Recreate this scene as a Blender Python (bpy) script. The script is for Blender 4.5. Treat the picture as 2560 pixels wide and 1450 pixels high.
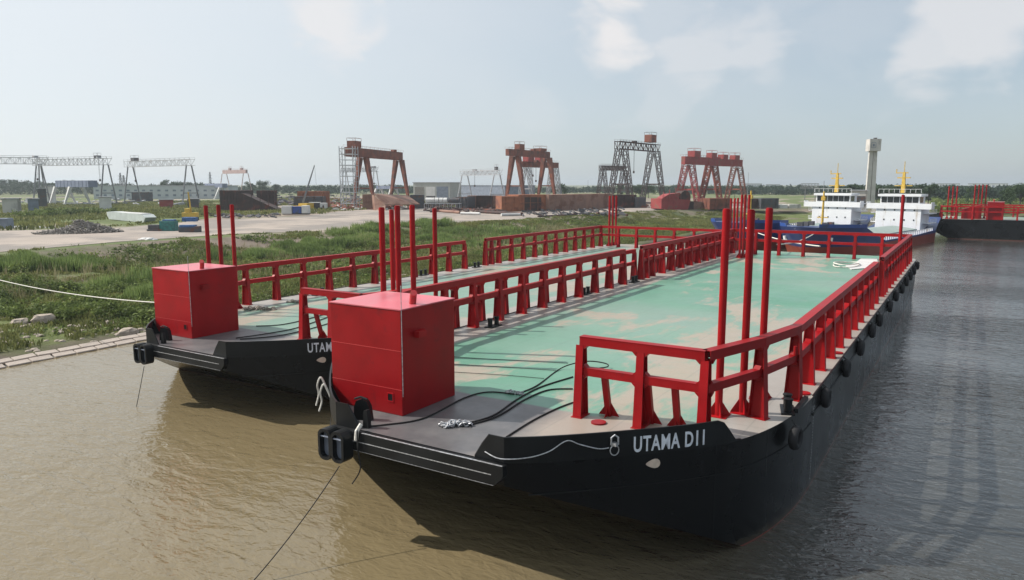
import bpy, math, random
import numpy as np
from mathutils import Vector, Matrix
random.seed(7); RNG = np.random.default_rng(7)
SC = bpy.context.scene
for _o in list(bpy.data.objects): bpy.data.objects.remove(_o)
COL = SC.collection
R = math.radians

# ------------------------------------------------------------------ camera
CAMZ = 15.05; FPX = 1842.0; YAW = R(31.8256); PIT = R(8.1867)
FWD = np.array([math.cos(YAW)*math.cos(PIT), math.sin(YAW)*math.cos(PIT), -math.sin(PIT)])
RGT = np.array([math.sin(YAW), -math.cos(YAW), 0.0]); UPV = np.cross(RGT, FWD)
cam = bpy.data.cameras.new('camera'); co = bpy.data.objects.new('camera', cam); COL.objects.link(co)
cam.sensor_width = 36; cam.lens = FPX/2560*36; cam.clip_start = 0.5; cam.clip_end = 60000
m = Matrix(((RGT[0], UPV[0], -FWD[0], 0), (RGT[1], UPV[1], -FWD[1], 0), (RGT[2], UPV[2], -FWD[2], CAMZ), (0, 0, 0, 1)))
co.matrix_world = m
SC.camera = co
# ------------------------------------------------------------------ light
SUN = Vector((-0.42, 1.0, 0.98)).normalized()
SUN_EL = math.asin(SUN.z); SUN_AZ = math.atan2(SUN.x, SUN.y)
w = bpy.data.worlds.new('World'); SC.world = w; w.use_nodes = True
nt = w.node_tree; nt.nodes.clear(); N = nt.nodes.new; L = nt.links.new
def ray(px, py):
    d = FWD + (px-1280)/FPX*RGT - (py-725)/FPX*UPV
    return d/np.linalg.norm(d)
out = N('ShaderNodeOutputWorld'); bg = N('ShaderNodeBackground'); bg.inputs['Strength'].default_value = 0.12
sky = N('ShaderNodeTexSky'); sky.sky_type = 'NISHITA'; sky.sun_disc = False
sky.sun_elevation = SUN_EL; sky.sun_rotation = SUN_AZ; sky.air_density = 1.0; sky.dust_density = 1.0; sky.ozone_density = 1.6
tc = N('ShaderNodeTexCoord')
def wmath(op, a, b=None, c=None):
    n = N('ShaderNodeMath'); n.operation = op
    for i, v in enumerate((a, b, c)):
        if v is None: continue
        if isinstance(v, (int, float)): n.inputs[i].default_value = v
        else: L(v, n.inputs[i])
    return n.outputs[0]
# clouds: patches of broken cumulus, each round its own direction
acc = None
def cnoise(sc, det, seed, dist=0.4):
    mp = N('ShaderNodeMapping'); mp.inputs['Location'].default_value = (seed, seed*1.7, 0); mp.inputs['Scale'].default_value = (1, 1, 2.0)
    L(tc.outputs['Generated'], mp.inputs['Vector'])
    n = N('ShaderNodeTexNoise'); n.inputs['Scale'].default_value = sc; n.inputs['Detail'].default_value = det; n.inputs['Roughness'].default_value = 0.5; n.inputs['Distortion'].default_value = dist
    L(mp.outputs[0], n.inputs['Vector']); return n.outputs['Fac']
nbig = cnoise(9.0, 4, 3.1); nfine = cnoise(4.0, 5, 8.3)
for (px, py, rad, amp) in [(1510, 85, 0.075, .9), (1650, 60, 0.10, .2), (2440, 60, 0.08, .65), (2330, 135, .06, .6), (810, 45, 0.07, .7), (1750, 125, .07, .45), (1900, 115, .07, .45), (1330, 285, .05, .14), (2100, -60, .2, .15), (1650, 240, .06, .2)]:
    d = ray(px, py)
    vm = N('ShaderNodeVectorMath'); vm.operation = 'DISTANCE'; L(tc.outputs['Generated'], vm.inputs[0]); vm.inputs[1].default_value = d
    s = wmath('MULTIPLY_ADD', vm.outputs['Value'], -1.0/rad, 1.0)
    s = wmath('ADD', s, wmath('MULTIPLY_ADD', nbig, 2.6, -1.3))
    mr = N('ShaderNodeMapRange'); mr.interpolation_type = 'SMOOTHSTEP'; L(s, mr.inputs['Value']); mr.inputs['From Min'].default_value = 0.0; mr.inputs['From Max'].default_value = 0.75
    mr.inputs['To Max'].default_value = amp
    v = mr.outputs[0]
    acc = v if acc is None else wmath('MAXIMUM', acc, v)
veil = N('ShaderNodeMapRange'); L(nfine, veil.inputs['Value']); veil.inputs['From Min'].default_value = .42; veil.inputs['From Max'].default_value = .75; veil.inputs['To Max'].default_value = .12
acc = wmath('MAXIMUM', acc, veil.outputs[0])
mixm = N('ShaderNodeMix'); mixm.data_type = 'RGBA'; L(acc, mixm.inputs['Factor']); 
# thin high overcast whitens the blue
whit = N('ShaderNodeMix'); whit.data_type = 'RGBA'; whit.inputs['Factor'].default_value = 0.66
L(sky.outputs[0], whit.inputs['A']); whit.inputs['B'].default_value = (3.7, 4.3, 4.75, 1)
vd = N('ShaderNodeVectorMath'); vd.operation = 'DOT_PRODUCT'; L(tc.outputs['Generated'], vd.inputs[0]); vd.inputs[1].default_value = SUN
gl = N('ShaderNodeMapRange'); gl.interpolation_type = 'SMOOTHSTEP'; L(vd.outputs['Value'], gl.inputs['Value']); gl.inputs['From Min'].default_value = -.25; gl.inputs['From Max'].default_value = .85; gl.inputs['To Max'].default_value = .78
glm = N('ShaderNodeMix'); glm.data_type = 'RGBA'; L(gl.outputs[0], glm.inputs['Factor']); L(whit.outputs['Result'], glm.inputs['A']); glm.inputs['B'].default_value = (6.9, 7.2, 7.4, 1)
L(glm.outputs['Result'], mixm.inputs['A']); mixm.inputs['B'].default_value = (6.5, 6.35, 6.35, 1)
L(mixm.outputs['Result'], bg.inputs['Color']); L(bg.outputs[0], out.inputs['Surface'])
ls = bpy.data.lights.new('sun', 'SUN'); ls.energy = 5.0; ls.angle = R(0.6); ls.color = (1.0, 0.94, 0.86)
so = bpy.data.objects.new('sun', ls); COL.objects.link(so); so.rotation_euler = SUN.to_track_quat('Z', 'Y').to_euler(); so.location = (0, 0, 80)
vs = SC.view_settings; SC.display_settings.display_device = 'sRGB'; vs.view_transform = 'Standard'; vs.look = 'None'; vs.exposure = 0.16; vs.gamma = 1.0; vs.use_curve_mapping = False
SC.cycles.max_bounces = 8; SC.cycles.volume_bounces = 0; SC.cycles.volume_step_rate = 10

# ------------------------------------------------------------------ where things stand
def G(px, py, z=4.0):                     # where the view ray of a spot meets level z
    d = ray(px, py); t = (z-CAMZ)/d[2]; return Vector((d[0]*t, d[1]*t, z))
def A(px, D, z=4.0):                      # ground spot at distance D in the bearing of px
    d = ray(px, 460); h = math.hypot(d[0], d[1]); return Vector((d[0]/h*D, d[1]/h*D, z))
def ZT(px, py, D):                        # height above water at distance D
    d = ray(px, py); return CAMZ + d[2]/math.hypot(d[0], d[1])*D
def VA(px): d = ray(px, 460); return math.atan2(d[1], d[0])

# ------------------------------------------------------------------ materials
MATS = {}
def mat(name, col, rough=0.6, metal=0.0, var=0.18, scale=1.5, col2=None, c2amt=0.0, c2scale=0.6, bump=0.0, bscale=20, spec=0.5, streak=0.0, coord='Object'):
    if name in MATS: return MATS[name]
    M = bpy.data.materials.new(name); M.use_nodes = True; t = M.node_tree; b = t.nodes['Principled BSDF']; NN = t.nodes.new; LL = t.links.new
    tcn = NN('ShaderNodeTexCoord'); vec = tcn.outputs[coord]
    n1 = NN('ShaderNodeTexNoise'); n1.inputs['Scale'].default_value = scale; n1.inputs['Detail'].default_value = 6; LL(vec, n1.inputs['Vector'])
    mx = NN('ShaderNodeMix'); mx.data_type = 'RGBA'
    c = Vector(col); lo = c*(1-var); hi = c*(1+var)
    mx.inputs['A'].default_value = (*lo, 1); mx.inputs['B'].default_value = (*hi, 1)
    mr = NN('ShaderNodeMapRange'); mr.inputs['From Min'].default_value = .3; mr.inputs['From Max'].default_value = .7; LL(n1.outputs['Fac'], mr.inputs['Value']); LL(mr.outputs[0], mx.inputs['Factor'])
    cur = mx.outputs['Result']
    if col2 is not None:
        n2 = NN('ShaderNodeTexNoise'); n2.inputs['Scale'].default_value = c2scale; n2.inputs['Detail'].default_value = 8; n2.inputs['Roughness'].default_value = .62
        if streak:
            mp = NN('ShaderNodeMapping'); mp.inputs['Scale'].default_value = (1, 1, streak); LL(vec, mp.inputs['Vector']); LL(mp.outputs[0], n2.inputs['Vector'])
        else: LL(vec, n2.inputs['Vector'])
        m2 = NN('ShaderNodeMapRange'); m2.inputs['From Min'].default_value = .62-c2amt*.4; m2.inputs['From Max'].default_value = .72-c2amt*.4; LL(n2.outputs['Fac'], m2.inputs['Value'])
        mx2 = NN('ShaderNodeMix'); mx2.data_type = 'RGBA'; LL(m2.outputs[0], mx2.inputs['Factor']); LL(cur, mx2.inputs['A']); mx2.inputs['B'].default_value = (*col2, 1); cur = mx2.outputs['Result']
    LL(cur, b.inputs['Base Color'])
    mr3 = NN('ShaderNodeMapRange'); LL(n1.outputs['Fac'], mr3.inputs['Value']); mr3.inputs['To Min'].default_value = max(.03, rough-.12); mr3.inputs['To Max'].default_value = min(1, rough+.12); LL(mr3.outputs[0], b.inputs['Roughness'])
    b.inputs['Metallic'].default_value = metal; b.inputs['Specular IOR Level'].default_value = spec
    if bump:
        n3 = NN('ShaderNodeTexNoise'); n3.inputs['Scale'].default_value = bscale; n3.inputs['Detail'].default_value = 5; LL(vec, n3.inputs['Vector'])
        bp = NN('ShaderNodeBump'); bp.inputs['Strength'].default_value = bump; bp.inputs['Distance'].default_value = .1; LL(n3.outputs['Fac'], bp.inputs['Height']); LL(bp.outputs[0], b.inputs['Normal'])
    MATS[name] = M; return M
def vary(M, amt):                           # each piece of paintwork slightly lighter or darker
    t = M.node_tree; b = t.nodes['Principled BSDF']; src = b.inputs['Base Color'].links[0].from_socket
    oi = t.nodes.new('ShaderNodeObjectInfo'); r = t.nodes.new('ShaderNodeMapRange'); t.links.new(oi.outputs['Random'], r.inputs['Value']); r.inputs['To Min'].default_value = 1-amt; r.inputs['To Max'].default_value = 1+amt*.6
    h = t.nodes.new('ShaderNodeHueSaturation'); t.links.new(r.outputs[0], h.inputs['Value']); t.links.new(src, h.inputs['Color']); t.links.new(h.outputs[0], b.inputs['Base Color'])
RED = mat('red_paint', (.30, .0042, .0070), .45, var=.14, scale=.8, col2=(.20, .010, .012), c2amt=.05, c2scale=.7, bump=.05, bscale=1.2, spec=.22)
vary(RED, .22)
REDD = mat('red_paint_weathered', (.40, .02, .025), .55, var=.2, scale=2, col2=(.22, .05, .03), c2amt=.25, c2scale=2)
BLACK = mat('black_steel', (.008, .009, .010), .42, var=.4, scale=.6, bump=.03, bscale=1, spec=.25)
RUBBER = mat('rubber', (.012, .012, .014), .8, var=.3, scale=4)
ROPEB = mat('rope_dark', (.015, .014, .014), .9, scale=9)
ROPEW = mat('rope_pale', (.62, .6, .55), .9, scale=9)
GALV = mat('galvanised', (.45, .46, .48), .45, metal=.6, var=.4, scale=9)
GREYS = mat('grey_steel', (.30, .31, .33), .6, var=.2, scale=1, col2=(.16, .1, .07), c2amt=.12, c2scale=1)
DKGREY = mat('dark_grey_steel', (.06, .062, .07), .6, var=.3, scale=.6, col2=(.12, .05, .03), c2amt=.2, c2scale=.5)
RUST = mat('rust_red_steel', (.20, .062, .035), .75, var=.3, scale=.4, col2=(.12, .045, .03), c2amt=.3, c2scale=.3)
RUSTO = mat('rust_orange_steel', (.26, .095, .045), .8, var=.3, scale=.3, col2=(.13, .045, .03), c2amt=.25, c2scale=.2)
RUSTP = mat('rust_pale_steel', (.23, .13, .095), .8, var=.2, scale=.3, col2=(.16, .07, .045), c2amt=.3, c2scale=.2)
RUSTD = mat('rust_dark_steel', (.045, .025, .022), .8, var=.4, scale=.3, col2=(.12, .04, .03), c2amt=.2, c2scale=.3)
WHITE = mat('white_paint', (.72, .73, .74), .5, var=.05, scale=.6, col2=(.5, .45, .38), c2amt=.04, c2scale=.5, streak=.2)
OFFW = mat('off_white', (.55, .55, .54), .7, var=.12, scale=.4)
CONC = mat('concrete_wall', (.50, .48, .45), .9, var=.12, scale=.3, col2=(.25, .24, .22), c2amt=.2, c2scale=.3, streak=.3)
GLASS = mat('dark_glass', (.02, .025, .03), .12, var=.2, scale=1)
BLUE = mat('blue_paint', (.014, .055, .24), .4, var=.15, scale=.3, col2=(.03, .05, .1), c2amt=.12, c2scale=.3)
YEL = mat('yellow_paint', (.55, .36, .05), .6, var=.2, scale=2)
TARP = mat('blue_tarp', (.03, .1, .25), .6, var=.4, scale=2, bump=.4, bscale=3)
TARPG = mat('green_tarp', (.02, .14, .13), .6, var=.4, scale=2, bump=.4, bscale=3)
SLATE = mat('slate_paint', (.16, .19, .24), .6, var=.25, scale=.6)
GREYG = mat('grey_green_paint', (.25, .31, .29), .55, var=.12, scale=.8)
PALEG = mat('pale_grey_blue', (.42, .45, .47), .8, var=.08, scale=.2)

# ------------------------------------------------------------------ mesh helpers
class MB:
    def __init__(s): s.v = []; s.f = []
    def add(s, vs, fs):
        o = len(s.v); s.v += [tuple(p) for p in vs]; s.f += [tuple(i+o for i in f) for f in fs]; return s
    def box(s, a, b):
        x0, y0, z0 = a; x1, y1, z1 = b
        return s.add([(x0,y0,z0),(x1,y0,z0),(x1,y1,z0),(x0,y1,z0),(x0,y0,z1),(x1,y0,z1),(x1,y1,z1),(x0,y1,z1)], [(0,3,2,1),(4,5,6,7),(0,1,5,4),(1,2,6,5),(2,3,7,6),(3,0,4,7)])
    def cbox(s, c, sz): return s.box([c[i]-sz[i]/2 for i in range(3)], [c[i]+sz[i]/2 for i in range(3)])
    def bar(s, p, q, w=.1, h=None, w2=None, up=(0,0,1), h2=None):     # tapered rectangular beam
        p = Vector(p); q = Vector(q); h = w if h is None else h; w2 = w if w2 is None else w2; h2 = (h*w2/w) if h2 is None else h2
        d = (q-p).normalized(); u = Vector(up)
        if abs(d.dot(u)) > .98: u = Vector((1, 0, 0))
        r = d.cross(u).normalized(); u = r.cross(d).normalized()
        vs = [c+r*a*ww/2+u*b*hh/2 for c, ww, hh in ((p, w, h), (q, w2, h2)) for a, b in ((-1,-1),(1,-1),(1,1),(-1,1))]
        return s.add(vs, [(3,2,1,0),(4,5,6,7),(0,1,5,4),(1,2,6,5),(2,3,7,6),(3,0,4,7)])
    def tube(s, pts, r, n=8, closed=False, r2=None):
        pts = [Vector(p) for p in pts]; k = len(pts); base = len(s.v); prev = None
        for i, p in enumerate(pts):
            if closed: d = pts[(i+1) % k]-pts[i-1]
            else: d = (pts[min(i+1, k-1)]-pts[max(i-1, 0)])
            d.normalize()
            if prev is None:
                u = Vector((0, 0, 1)) if abs(d.z) < .9 else Vector((1, 0, 0)); a = d.cross(u).normalized()
            else: a = (prev - d*prev.dot(d)).normalized()
            prev = a; b = d.cross(a); rr = r if r2 is None else r+(r2-r)*i/(k-1)
            for j in range(n):
                t = 2*math.pi*j/n; s.v.append(tuple(p+a*math.cos(t)*rr+b*math.sin(t)*rr))
        kk = k if closed else k-1
        for i in range(kk):
            for j in range(n):
                i2 = (i+1) % k
                s.f.append((base+i*n+j, base+i*n+(j+1) % n, base+i2*n+(j+1) % n, base+i2*n+j))
        if not closed:
            s.f.append(tuple(base+j for j in reversed(range(n)))); s.f.append(tuple(base+(k-1)*n+j for j in range(n)))
        return s
    def prism(s, poly, t, o=(0,0,0), ax=(1,0,0), ay=(0,0,1), az=(0,1,0)):   # polygon in (ax, ay), thickness t along az (centred)
        o = Vector(o); ax = Vector(ax); ay = Vector(ay); az = Vector(az); n = len(poly)
        vs = [o+ax*a+ay*b-az*t/2 for a, b in poly]+[o+ax*a+ay*b+az*t/2 for a, b in poly]
        fs = [tuple(range(n)), tuple(reversed(range(n, 2*n)))]+[(i, i+n, (i+1) % n+n, (i+1) % n) for i in range(n)]
        return s.add(vs, fs)
    def xf(s, M): s.v = [tuple(M @ Vector(p)) for p in s.v]; return s
    def mesh(s, name, m, smooth=False, bevel=0, fix=True):
        me = bpy.data.meshes.new(name); me.from_pydata(s.v, [], s.f)
        if fix:
            import bmesh
            bm = bmesh.new(); bm.from_mesh(me); bmesh.ops.recalc_face_normals(bm, faces=bm.faces); bm.to_mesh(me); bm.free()
        for q in (m if isinstance(m, (list, tuple)) else [m]): me.materials.append(q)
        if smooth:
            me.polygons.foreach_set('use_smooth', [True]*len(me.polygons))
        me.update(); return me
    def build(s, name, m, parent=None, smooth=False, **k):
        o = bpy.data.objects.new(name, s.mesh(name, m, smooth, **k)); COL.objects.link(o)
        if smooth:
            md = o.modifiers.new('es', 'EDGE_SPLIT'); md.split_angle = R(40)
        if parent is not None: o.parent = parent
        return o
def empty(name, loc=(0,0,0), rz=0, label=None, cat=None, group=None):
    o = bpy.data.objects.new(name, None); COL.objects.link(o); o.location = loc; o.rotation_euler = (0, 0, rz); o.empty_display_size = .5
    return tag(o, label, cat, group)
def tag(o, label=None, cat=None, group=None, kind=None):
    if label: o['label'] = label
    if cat: o['category'] = cat
    if group: o['group'] = group
    if kind: o['kind'] = kind
    return o
def inst(name, me, parent, loc=(0,0,0), rz=0, rot=None, sc=None):
    o = bpy.data.objects.new(name, me); COL.objects.link(o); o.parent = parent; o.location = loc; o.rotation_euler = rot if rot else (0, 0, rz)
    if sc: o.scale = sc
    return o
def catenary(p, q, sag, n=24):
    p = Vector(p); q = Vector(q); return [p.lerp(q, i/n)-Vector((0, 0, sag*4*(i/n)*(1-i/n))) for i in range(n+1)]
def spline(pts, n=6):
    P = [Vector(p) for p in pts]; o = []
    for i in range(len(P)-1):
        p0 = P[max(i-1, 0)]; p1 = P[i]; p2 = P[i+1]; p3 = P[min(i+2, len(P)-1)]
        for k in range(n):
            t = k/n; o.append(.5*((2*p1)+(-p0+p2)*t+(2*p0-5*p1+4*p2-p3)*t*t+(-p0+3*p1-3*p2+p3)*t**3))
    o.append(P[-1]); return o
# ------------------------------------------------------------------ water
def water_mat():
    M = bpy.data.materials.new('river_water'); M.use_nodes = True; t = M.node_tree; b = t.nodes['Principled BSDF']; NN = t.nodes.new; LL = t.links.new
    g = NN('ShaderNodeNewGeometry')
    n0 = NN('ShaderNodeTexNoise'); n0.inputs['Scale'].default_value = .02; n0.inputs['Detail'].default_value = 4; LL(g.outputs['Position'], n0.inputs['Vector'])
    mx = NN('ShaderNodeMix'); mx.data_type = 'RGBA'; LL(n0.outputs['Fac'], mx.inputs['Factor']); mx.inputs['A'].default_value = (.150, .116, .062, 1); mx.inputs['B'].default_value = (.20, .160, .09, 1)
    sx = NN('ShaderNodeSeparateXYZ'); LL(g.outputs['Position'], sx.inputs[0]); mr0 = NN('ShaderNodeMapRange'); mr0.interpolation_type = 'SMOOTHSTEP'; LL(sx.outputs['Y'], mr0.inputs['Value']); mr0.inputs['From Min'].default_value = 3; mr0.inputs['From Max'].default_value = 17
    mx0 = NN('ShaderNodeMix'); mx0.data_type = 'RGBA'; LL(mr0.outputs[0], mx0.inputs['Factor']); mx0.inputs['A'].default_value = (.040, .041, .038, 1); LL(mx.outputs['Result'], mx0.inputs['B'])  # darker water off the near barge side: dim reflection and shade painted into colour
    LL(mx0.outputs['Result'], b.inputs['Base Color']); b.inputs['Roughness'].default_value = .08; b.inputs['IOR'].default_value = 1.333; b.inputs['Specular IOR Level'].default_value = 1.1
    # calm streaks and rippled streaks
    def noise(sx, sy, sc, det, dist=0.0, rot=0.0):
        mp = NN('ShaderNodeMapping'); mp.inputs['Scale'].default_value = (sx, sy, 1); mp.inputs['Rotation'].default_value = (0, 0, rot); LL(g.outputs['Position'], mp.inputs['Vector'])
        n = NN('ShaderNodeTexNoise'); n.inputs['Scale'].default_value = sc; n.inputs['Detail'].default_value = det; n.inputs['Distortion'].default_value = dist; LL(mp.outputs[0], n.inputs['Vector']); return n.outputs['Fac']
    def mt(op, a, b2):
        n = NN('ShaderNodeMath'); n.operation = op
        for i, v in enumerate((a, b2)):
            if isinstance(v, (int, float)): n.inputs[i].default_value = v
            else: LL(v, n.inputs[i])
        return n.outputs[0]
    a1 = noise(1, .45, 1.1, 3, .6, R(58)); a2 = noise(1, .55, 3.6, 3, .8, R(48)); a3 = noise(1, .25, .22, 2, .4, R(70))
    patch = noise(1, .35, .045, 3, .3, R(30))
    mr = NN('ShaderNodeMapRange'); LL(patch, mr.inputs['Value']); mr.inputs['From Min'].default_value = .38; mr.inputs['From Max'].default_value = .62; mr.inputs['To Min'].default_value = .45; mr.inputs['To Max'].default_value = 1.25
    hh = mt('MULTIPLY', mt('ADD', mt('ADD', mt('MULTIPLY', a1, .16), mt('MULTIPLY', a2, .055)), mt('MULTIPLY', a3, .12)), mr.outputs[0])
    bp = NN('ShaderNodeBump'); bp.inputs['Strength'].default_value = 1.0; bp.inputs['Distance'].default_value = 1.0; LL(hh, bp.inputs['Height']); LL(bp.outputs[0], b.inputs['Normal'])
    return M
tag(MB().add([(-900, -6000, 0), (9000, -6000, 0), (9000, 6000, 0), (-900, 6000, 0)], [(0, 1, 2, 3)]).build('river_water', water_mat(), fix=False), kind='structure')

# ------------------------------------------------------------------ deck barge
LEN = 96.0; HB = 12.5; SX0, SY0, DZ = 22.15, 18.4, 4.75
half = [(0.0, 4.3), (0.8, 5.4), (2.35, 7.1), (4.75, 9.4), (6.15, 10.5), (7.0, 10.98), (8.4, 11.55), (10.5, 12.07), (13.1, 12.4), (15.5, 12.5)]
side = [Vector((p.x, p.y, 0)) for p in spline([(a, b, 0) for a, b in half], 4)]      # one bow quarter, transom corner to parallel side
sternq = [Vector((LEN, 9.5, 0)), Vector((LEN-.6, 11.2, 0)), Vector((LEN-2, 12.2, 0)), Vector((LEN-4, 12.5, 0))]
def zrake(x):
    d = min(x, LEN-x); return max(-6.5, -.9-.503*d)
def outline(sg, grow=0.0):
    pts = side+[Vector((x, 12.5, 0)) for x in np.arange(20, 91, 4)]+sternq[::-1]
    return [Vector((p.x, sg*(p.y+grow), 0)) for p in pts]
def deck_mat(pale=0.0):
    M = bpy.data.materials.new('deck_paint'); M.use_nodes = True; t = M.node_tree; b = t.nodes['Principled BSDF']; NN = t.nodes.new; LL = t.links.new
    tcn = NN('ShaderNodeTexCoord'); oi = NN('ShaderNodeObjectInfo')
    sep = NN('ShaderNodeSeparateXYZ'); LL(tcn.outputs['Object'], sep.inputs[0])
    off = NN('ShaderNodeVectorMath'); off.operation = 'ADD'; LL(tcn.outputs['Object'], off.inputs[0]); cb = NN('ShaderNodeCombineXYZ'); LL(oi.outputs['Random'], cb.inputs[2]); sc3 = NN('ShaderNodeVectorMath'); sc3.operation = 'SCALE'; sc3.inputs['Scale'].default_value = 37; LL(cb.outputs[0], sc3.inputs[0]); LL(sc3.outputs[0], off.inputs[1]); V = off.outputs[0]
    def noise(scl, det, rough=.5, dist=0, stretch=(1, 1, 1), rot=0):
        mp = NN('ShaderNodeMapping'); mp.inputs['Scale'].default_value = stretch; mp.inputs['Rotation'].default_value = (0, 0, rot); LL(V, mp.inputs['Vector'])
        n = NN('ShaderNodeTexNoise'); n.inputs['Scale'].default_value = scl; n.inputs['Detail'].default_value = det; n.inputs['Roughness'].default_value = rough; n.inputs['Distortion'].default_value = dist; LL(mp.outputs[0], n.inputs['Vector']); return n.outputs['Fac']
    def rng(v, a, c, lo=0, hi=1):
        n = NN('ShaderNodeMapRange'); LL(v, n.inputs['Value']); n.inputs['From Min'].default_value = a; n.inputs['From Max'].default_value = c; n.inputs['To Min'].default_value = lo; n.inputs['To Max'].default_value = hi; return n.outputs[0]
    def mt(op, a, c):
        n = NN('ShaderNodeMath'); n.operation = op
        for i, v in enumerate((a, c)):
            if isinstance(v, (int, float)): n.inputs[i].default_value = v
            else: LL(v, n.inputs[i])
        return n.outputs[0]
    def mix(f, a, c):
        n = NN('ShaderNodeMix'); n.data_type = 'RGBA'; LL(f, n.inputs['Factor'])
        for k, v in (('A', a), ('B', c)):
            if isinstance(v, tuple): n.inputs[k].default_value = (*v, 1)
            else: LL(v, n.inputs[k])
        return n.outputs['Result']
    green = mix(rng(noise(.12, 5), .35, .65), (.088, .235, .160), (.135, .285, .205))
    fade = noise(.05, 3, .5, 0, (1, .5, 1)); green = mix(rng(fade, .45, .7, pale, .6+.3*pale), green, (.235, .295, .255))
    dust = mt('MULTIPLY', rng(mt('ADD', mt('MULTIPLY', noise(.085, 9, .62, .6, (1, 1.5, 1), R(20)), .8), mt('MULTIPLY', noise(1.3, 8, .75, .3, (.35, 1.4, 1), R(25)), .2)), .515, .565), rng(noise(.9, 6, .7), .2, .5, .55, 1))
    col = mix(dust, green, (.33, .285, .225))
    scr = mt('MULTIPLY', rng(noise(2.2, 4, .7, 0, (.12, 2.4, 1), R(-14)), .66, .72), .5); col = mix(scr, col, (.40, .39, .36))
    # bare grey primer along the sides and over the bow
    ya = mt('ABSOLUTE', sep.outputs['Y'], 0.0)
    edge = rng(mt('ADD', ya, mt('MULTIPLY', noise(.35, 4), 1.2)), 9.9, 10.3)
    col = mix(edge, col, mix(rng(noise(.25, 5), .35, .65), (.27, .245, .22), (.33, .305, .275)))
    # beige patches in the bare strips
    cols = mix(rng(noise(.5, 7, .7), .3, .7), (.07, .07, .076), (.145, .138, .138))
    bowx = mt('ADD', sep.outputs['X'], mt('MULTIPLY', noise(.3, 3), .5))
    bow = rng(bowx, 7.0, 7.2, 1, 0)
    bowright = mt('MULTIPLY', rng(mt('ADD', mt('MULTIPLY', sep.outputs['Y'], -1.0), mt('MULTIPLY', noise(.4, 5), 1.5)), 3.2, 4.6), 1.0)
    cols = mix(bowright, cols, (.31, .26, .22))
    col = mix(bow, col, cols)
    # weld seams of the plating
    def seam(o, per):
        f = mt('FRACT', mt('DIVIDE', o, per), 0.0); return mt('LESS_THAN', mt('ABSOLUTE', mt('SUBTRACT', f, .5), 0.0), .035/per)
    sm = mt('MULTIPLY', mt('MAXIMUM', seam(sep.outputs['X'], 6.1), seam(sep.outputs['Y'], 2.44)), .22)
    col = mix(sm, col, (.10, .12, .11))
    LL(col, b.inputs['Base Color'])
    LL(rng(noise(.3, 6, .6), .3, .7, .30, .58), b.inputs['Roughness'])
    LL(mt('ADD', mt('MULTIPLY', bow, -.0), .5), b.inputs['Specular IOR Level'])
    bp = NN('ShaderNodeBump'); bp.inputs['Strength'].default_value = .25; bp.inputs['Distance'].default_value = .03; LL(noise(.8, 4), bp.inputs['Height']); LL(bp.outputs[0], b.inputs['Normal'])
    return M
def hull_mat():
    M = mat('hull_black', (.0038, .0042, .005), .28, var=.4, scale=.3, col2=(.014, .015, .017), c2amt=.1, c2scale=.25, streak=.4, bump=.05, bscale=.5, spec=.24)
    t = M.node_tree; b = t.nodes['Principled BSDF']; NN = t.nodes.new; LL = t.links.new
    src = b.inputs['Base Color'].links[0].from_socket
    g = NN('ShaderNodeNewGeometry'); s = NN('ShaderNodeSeparateXYZ'); LL(g.outputs['Position'], s.inputs[0])
    c = NN('ShaderNodeMath'); c.operation = 'LESS_THAN'; LL(s.outputs['Z'], c.inputs[0]); c.inputs[1].default_value = .07
    # silt band above the water and welded plate seams
    n = NN('ShaderNodeTexNoise'); n.inputs['Scale'].default_value = 1.4; n.inputs['Detail'].default_value = 6; LL(g.outputs['Position'], n.inputs['Vector'])
    zz = NN('ShaderNodeMath'); zz.operation = 'MULTIPLY_ADD'; LL(n.outputs['Fac'], zz.inputs[0]); zz.inputs[1].default_value = -.6; LL(s.outputs['Z'], zz.inputs[2])
    mr = NN('ShaderNodeMapRange'); LL(zz.outputs[0], mr.inputs['Value']); mr.inputs['From Min'].default_value = -.1; mr.inputs['From Max'].default_value = .12; mr.inputs['To Min'].default_value = .7; mr.inputs['To Max'].default_value = 0
    m0 = NN('ShaderNodeMix'); m0.data_type = 'RGBA'; LL(mr.outputs[0], m0.inputs['Factor']); LL(src, m0.inputs['A']); m0.inputs['B'].default_value = (.05, .042, .03, 1); src = m0.outputs['Result']
    tcx = NN('ShaderNodeTexCoord'); so_ = NN('ShaderNodeSeparateXYZ'); LL(tcx.outputs['Object'], so_.inputs[0]); fr = NN('ShaderNodeMath'); fr.operation = 'PINGPONG'; LL(so_.outputs['X'], fr.inputs[0]); fr.inputs[1].default_value = 1.52
    sm = NN('ShaderNodeMapRange'); LL(fr.outputs[0], sm.inputs['Value']); sm.inputs['From Max'].default_value = .05; sm.inputs['To Min'].default_value = 1; sm.inputs['To Max'].default_value = 0
    old = b.inputs['Normal'].links[0].from_node; b2_ = NN('ShaderNodeBump'); b2_.inputs['Strength'].default_value = .5; b2_.inputs['Distance'].default_value = .02; LL(sm.outputs[0], b2_.inputs['Height']); LL(old.outputs[0], b2_.inputs['Normal']); LL(b2_.outputs[0], b.inputs['Normal'])
    mx = NN('ShaderNodeMix'); mx.data_type = 'RGBA'; LL(c.outputs[0], mx.inputs['Factor']); LL(src, mx.inputs['A']); mx.inputs['B'].default_value = (.16, .045, .035, 1); LL(mx.outputs['Result'], b.inputs['Base Color'])
    return M
DECK = deck_mat(); DECKP = deck_mat(.45); HULL = hull_mat()  # second deck paler: grazing sky reflection painted into its colour
LETTER = mat('lettering_white', (.62, .66, .72), .6, var=.15, scale=5)
PALE = mat('hawse_hole_beige', (.55, .45, .37), .8, var=.15, scale=4)

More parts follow.
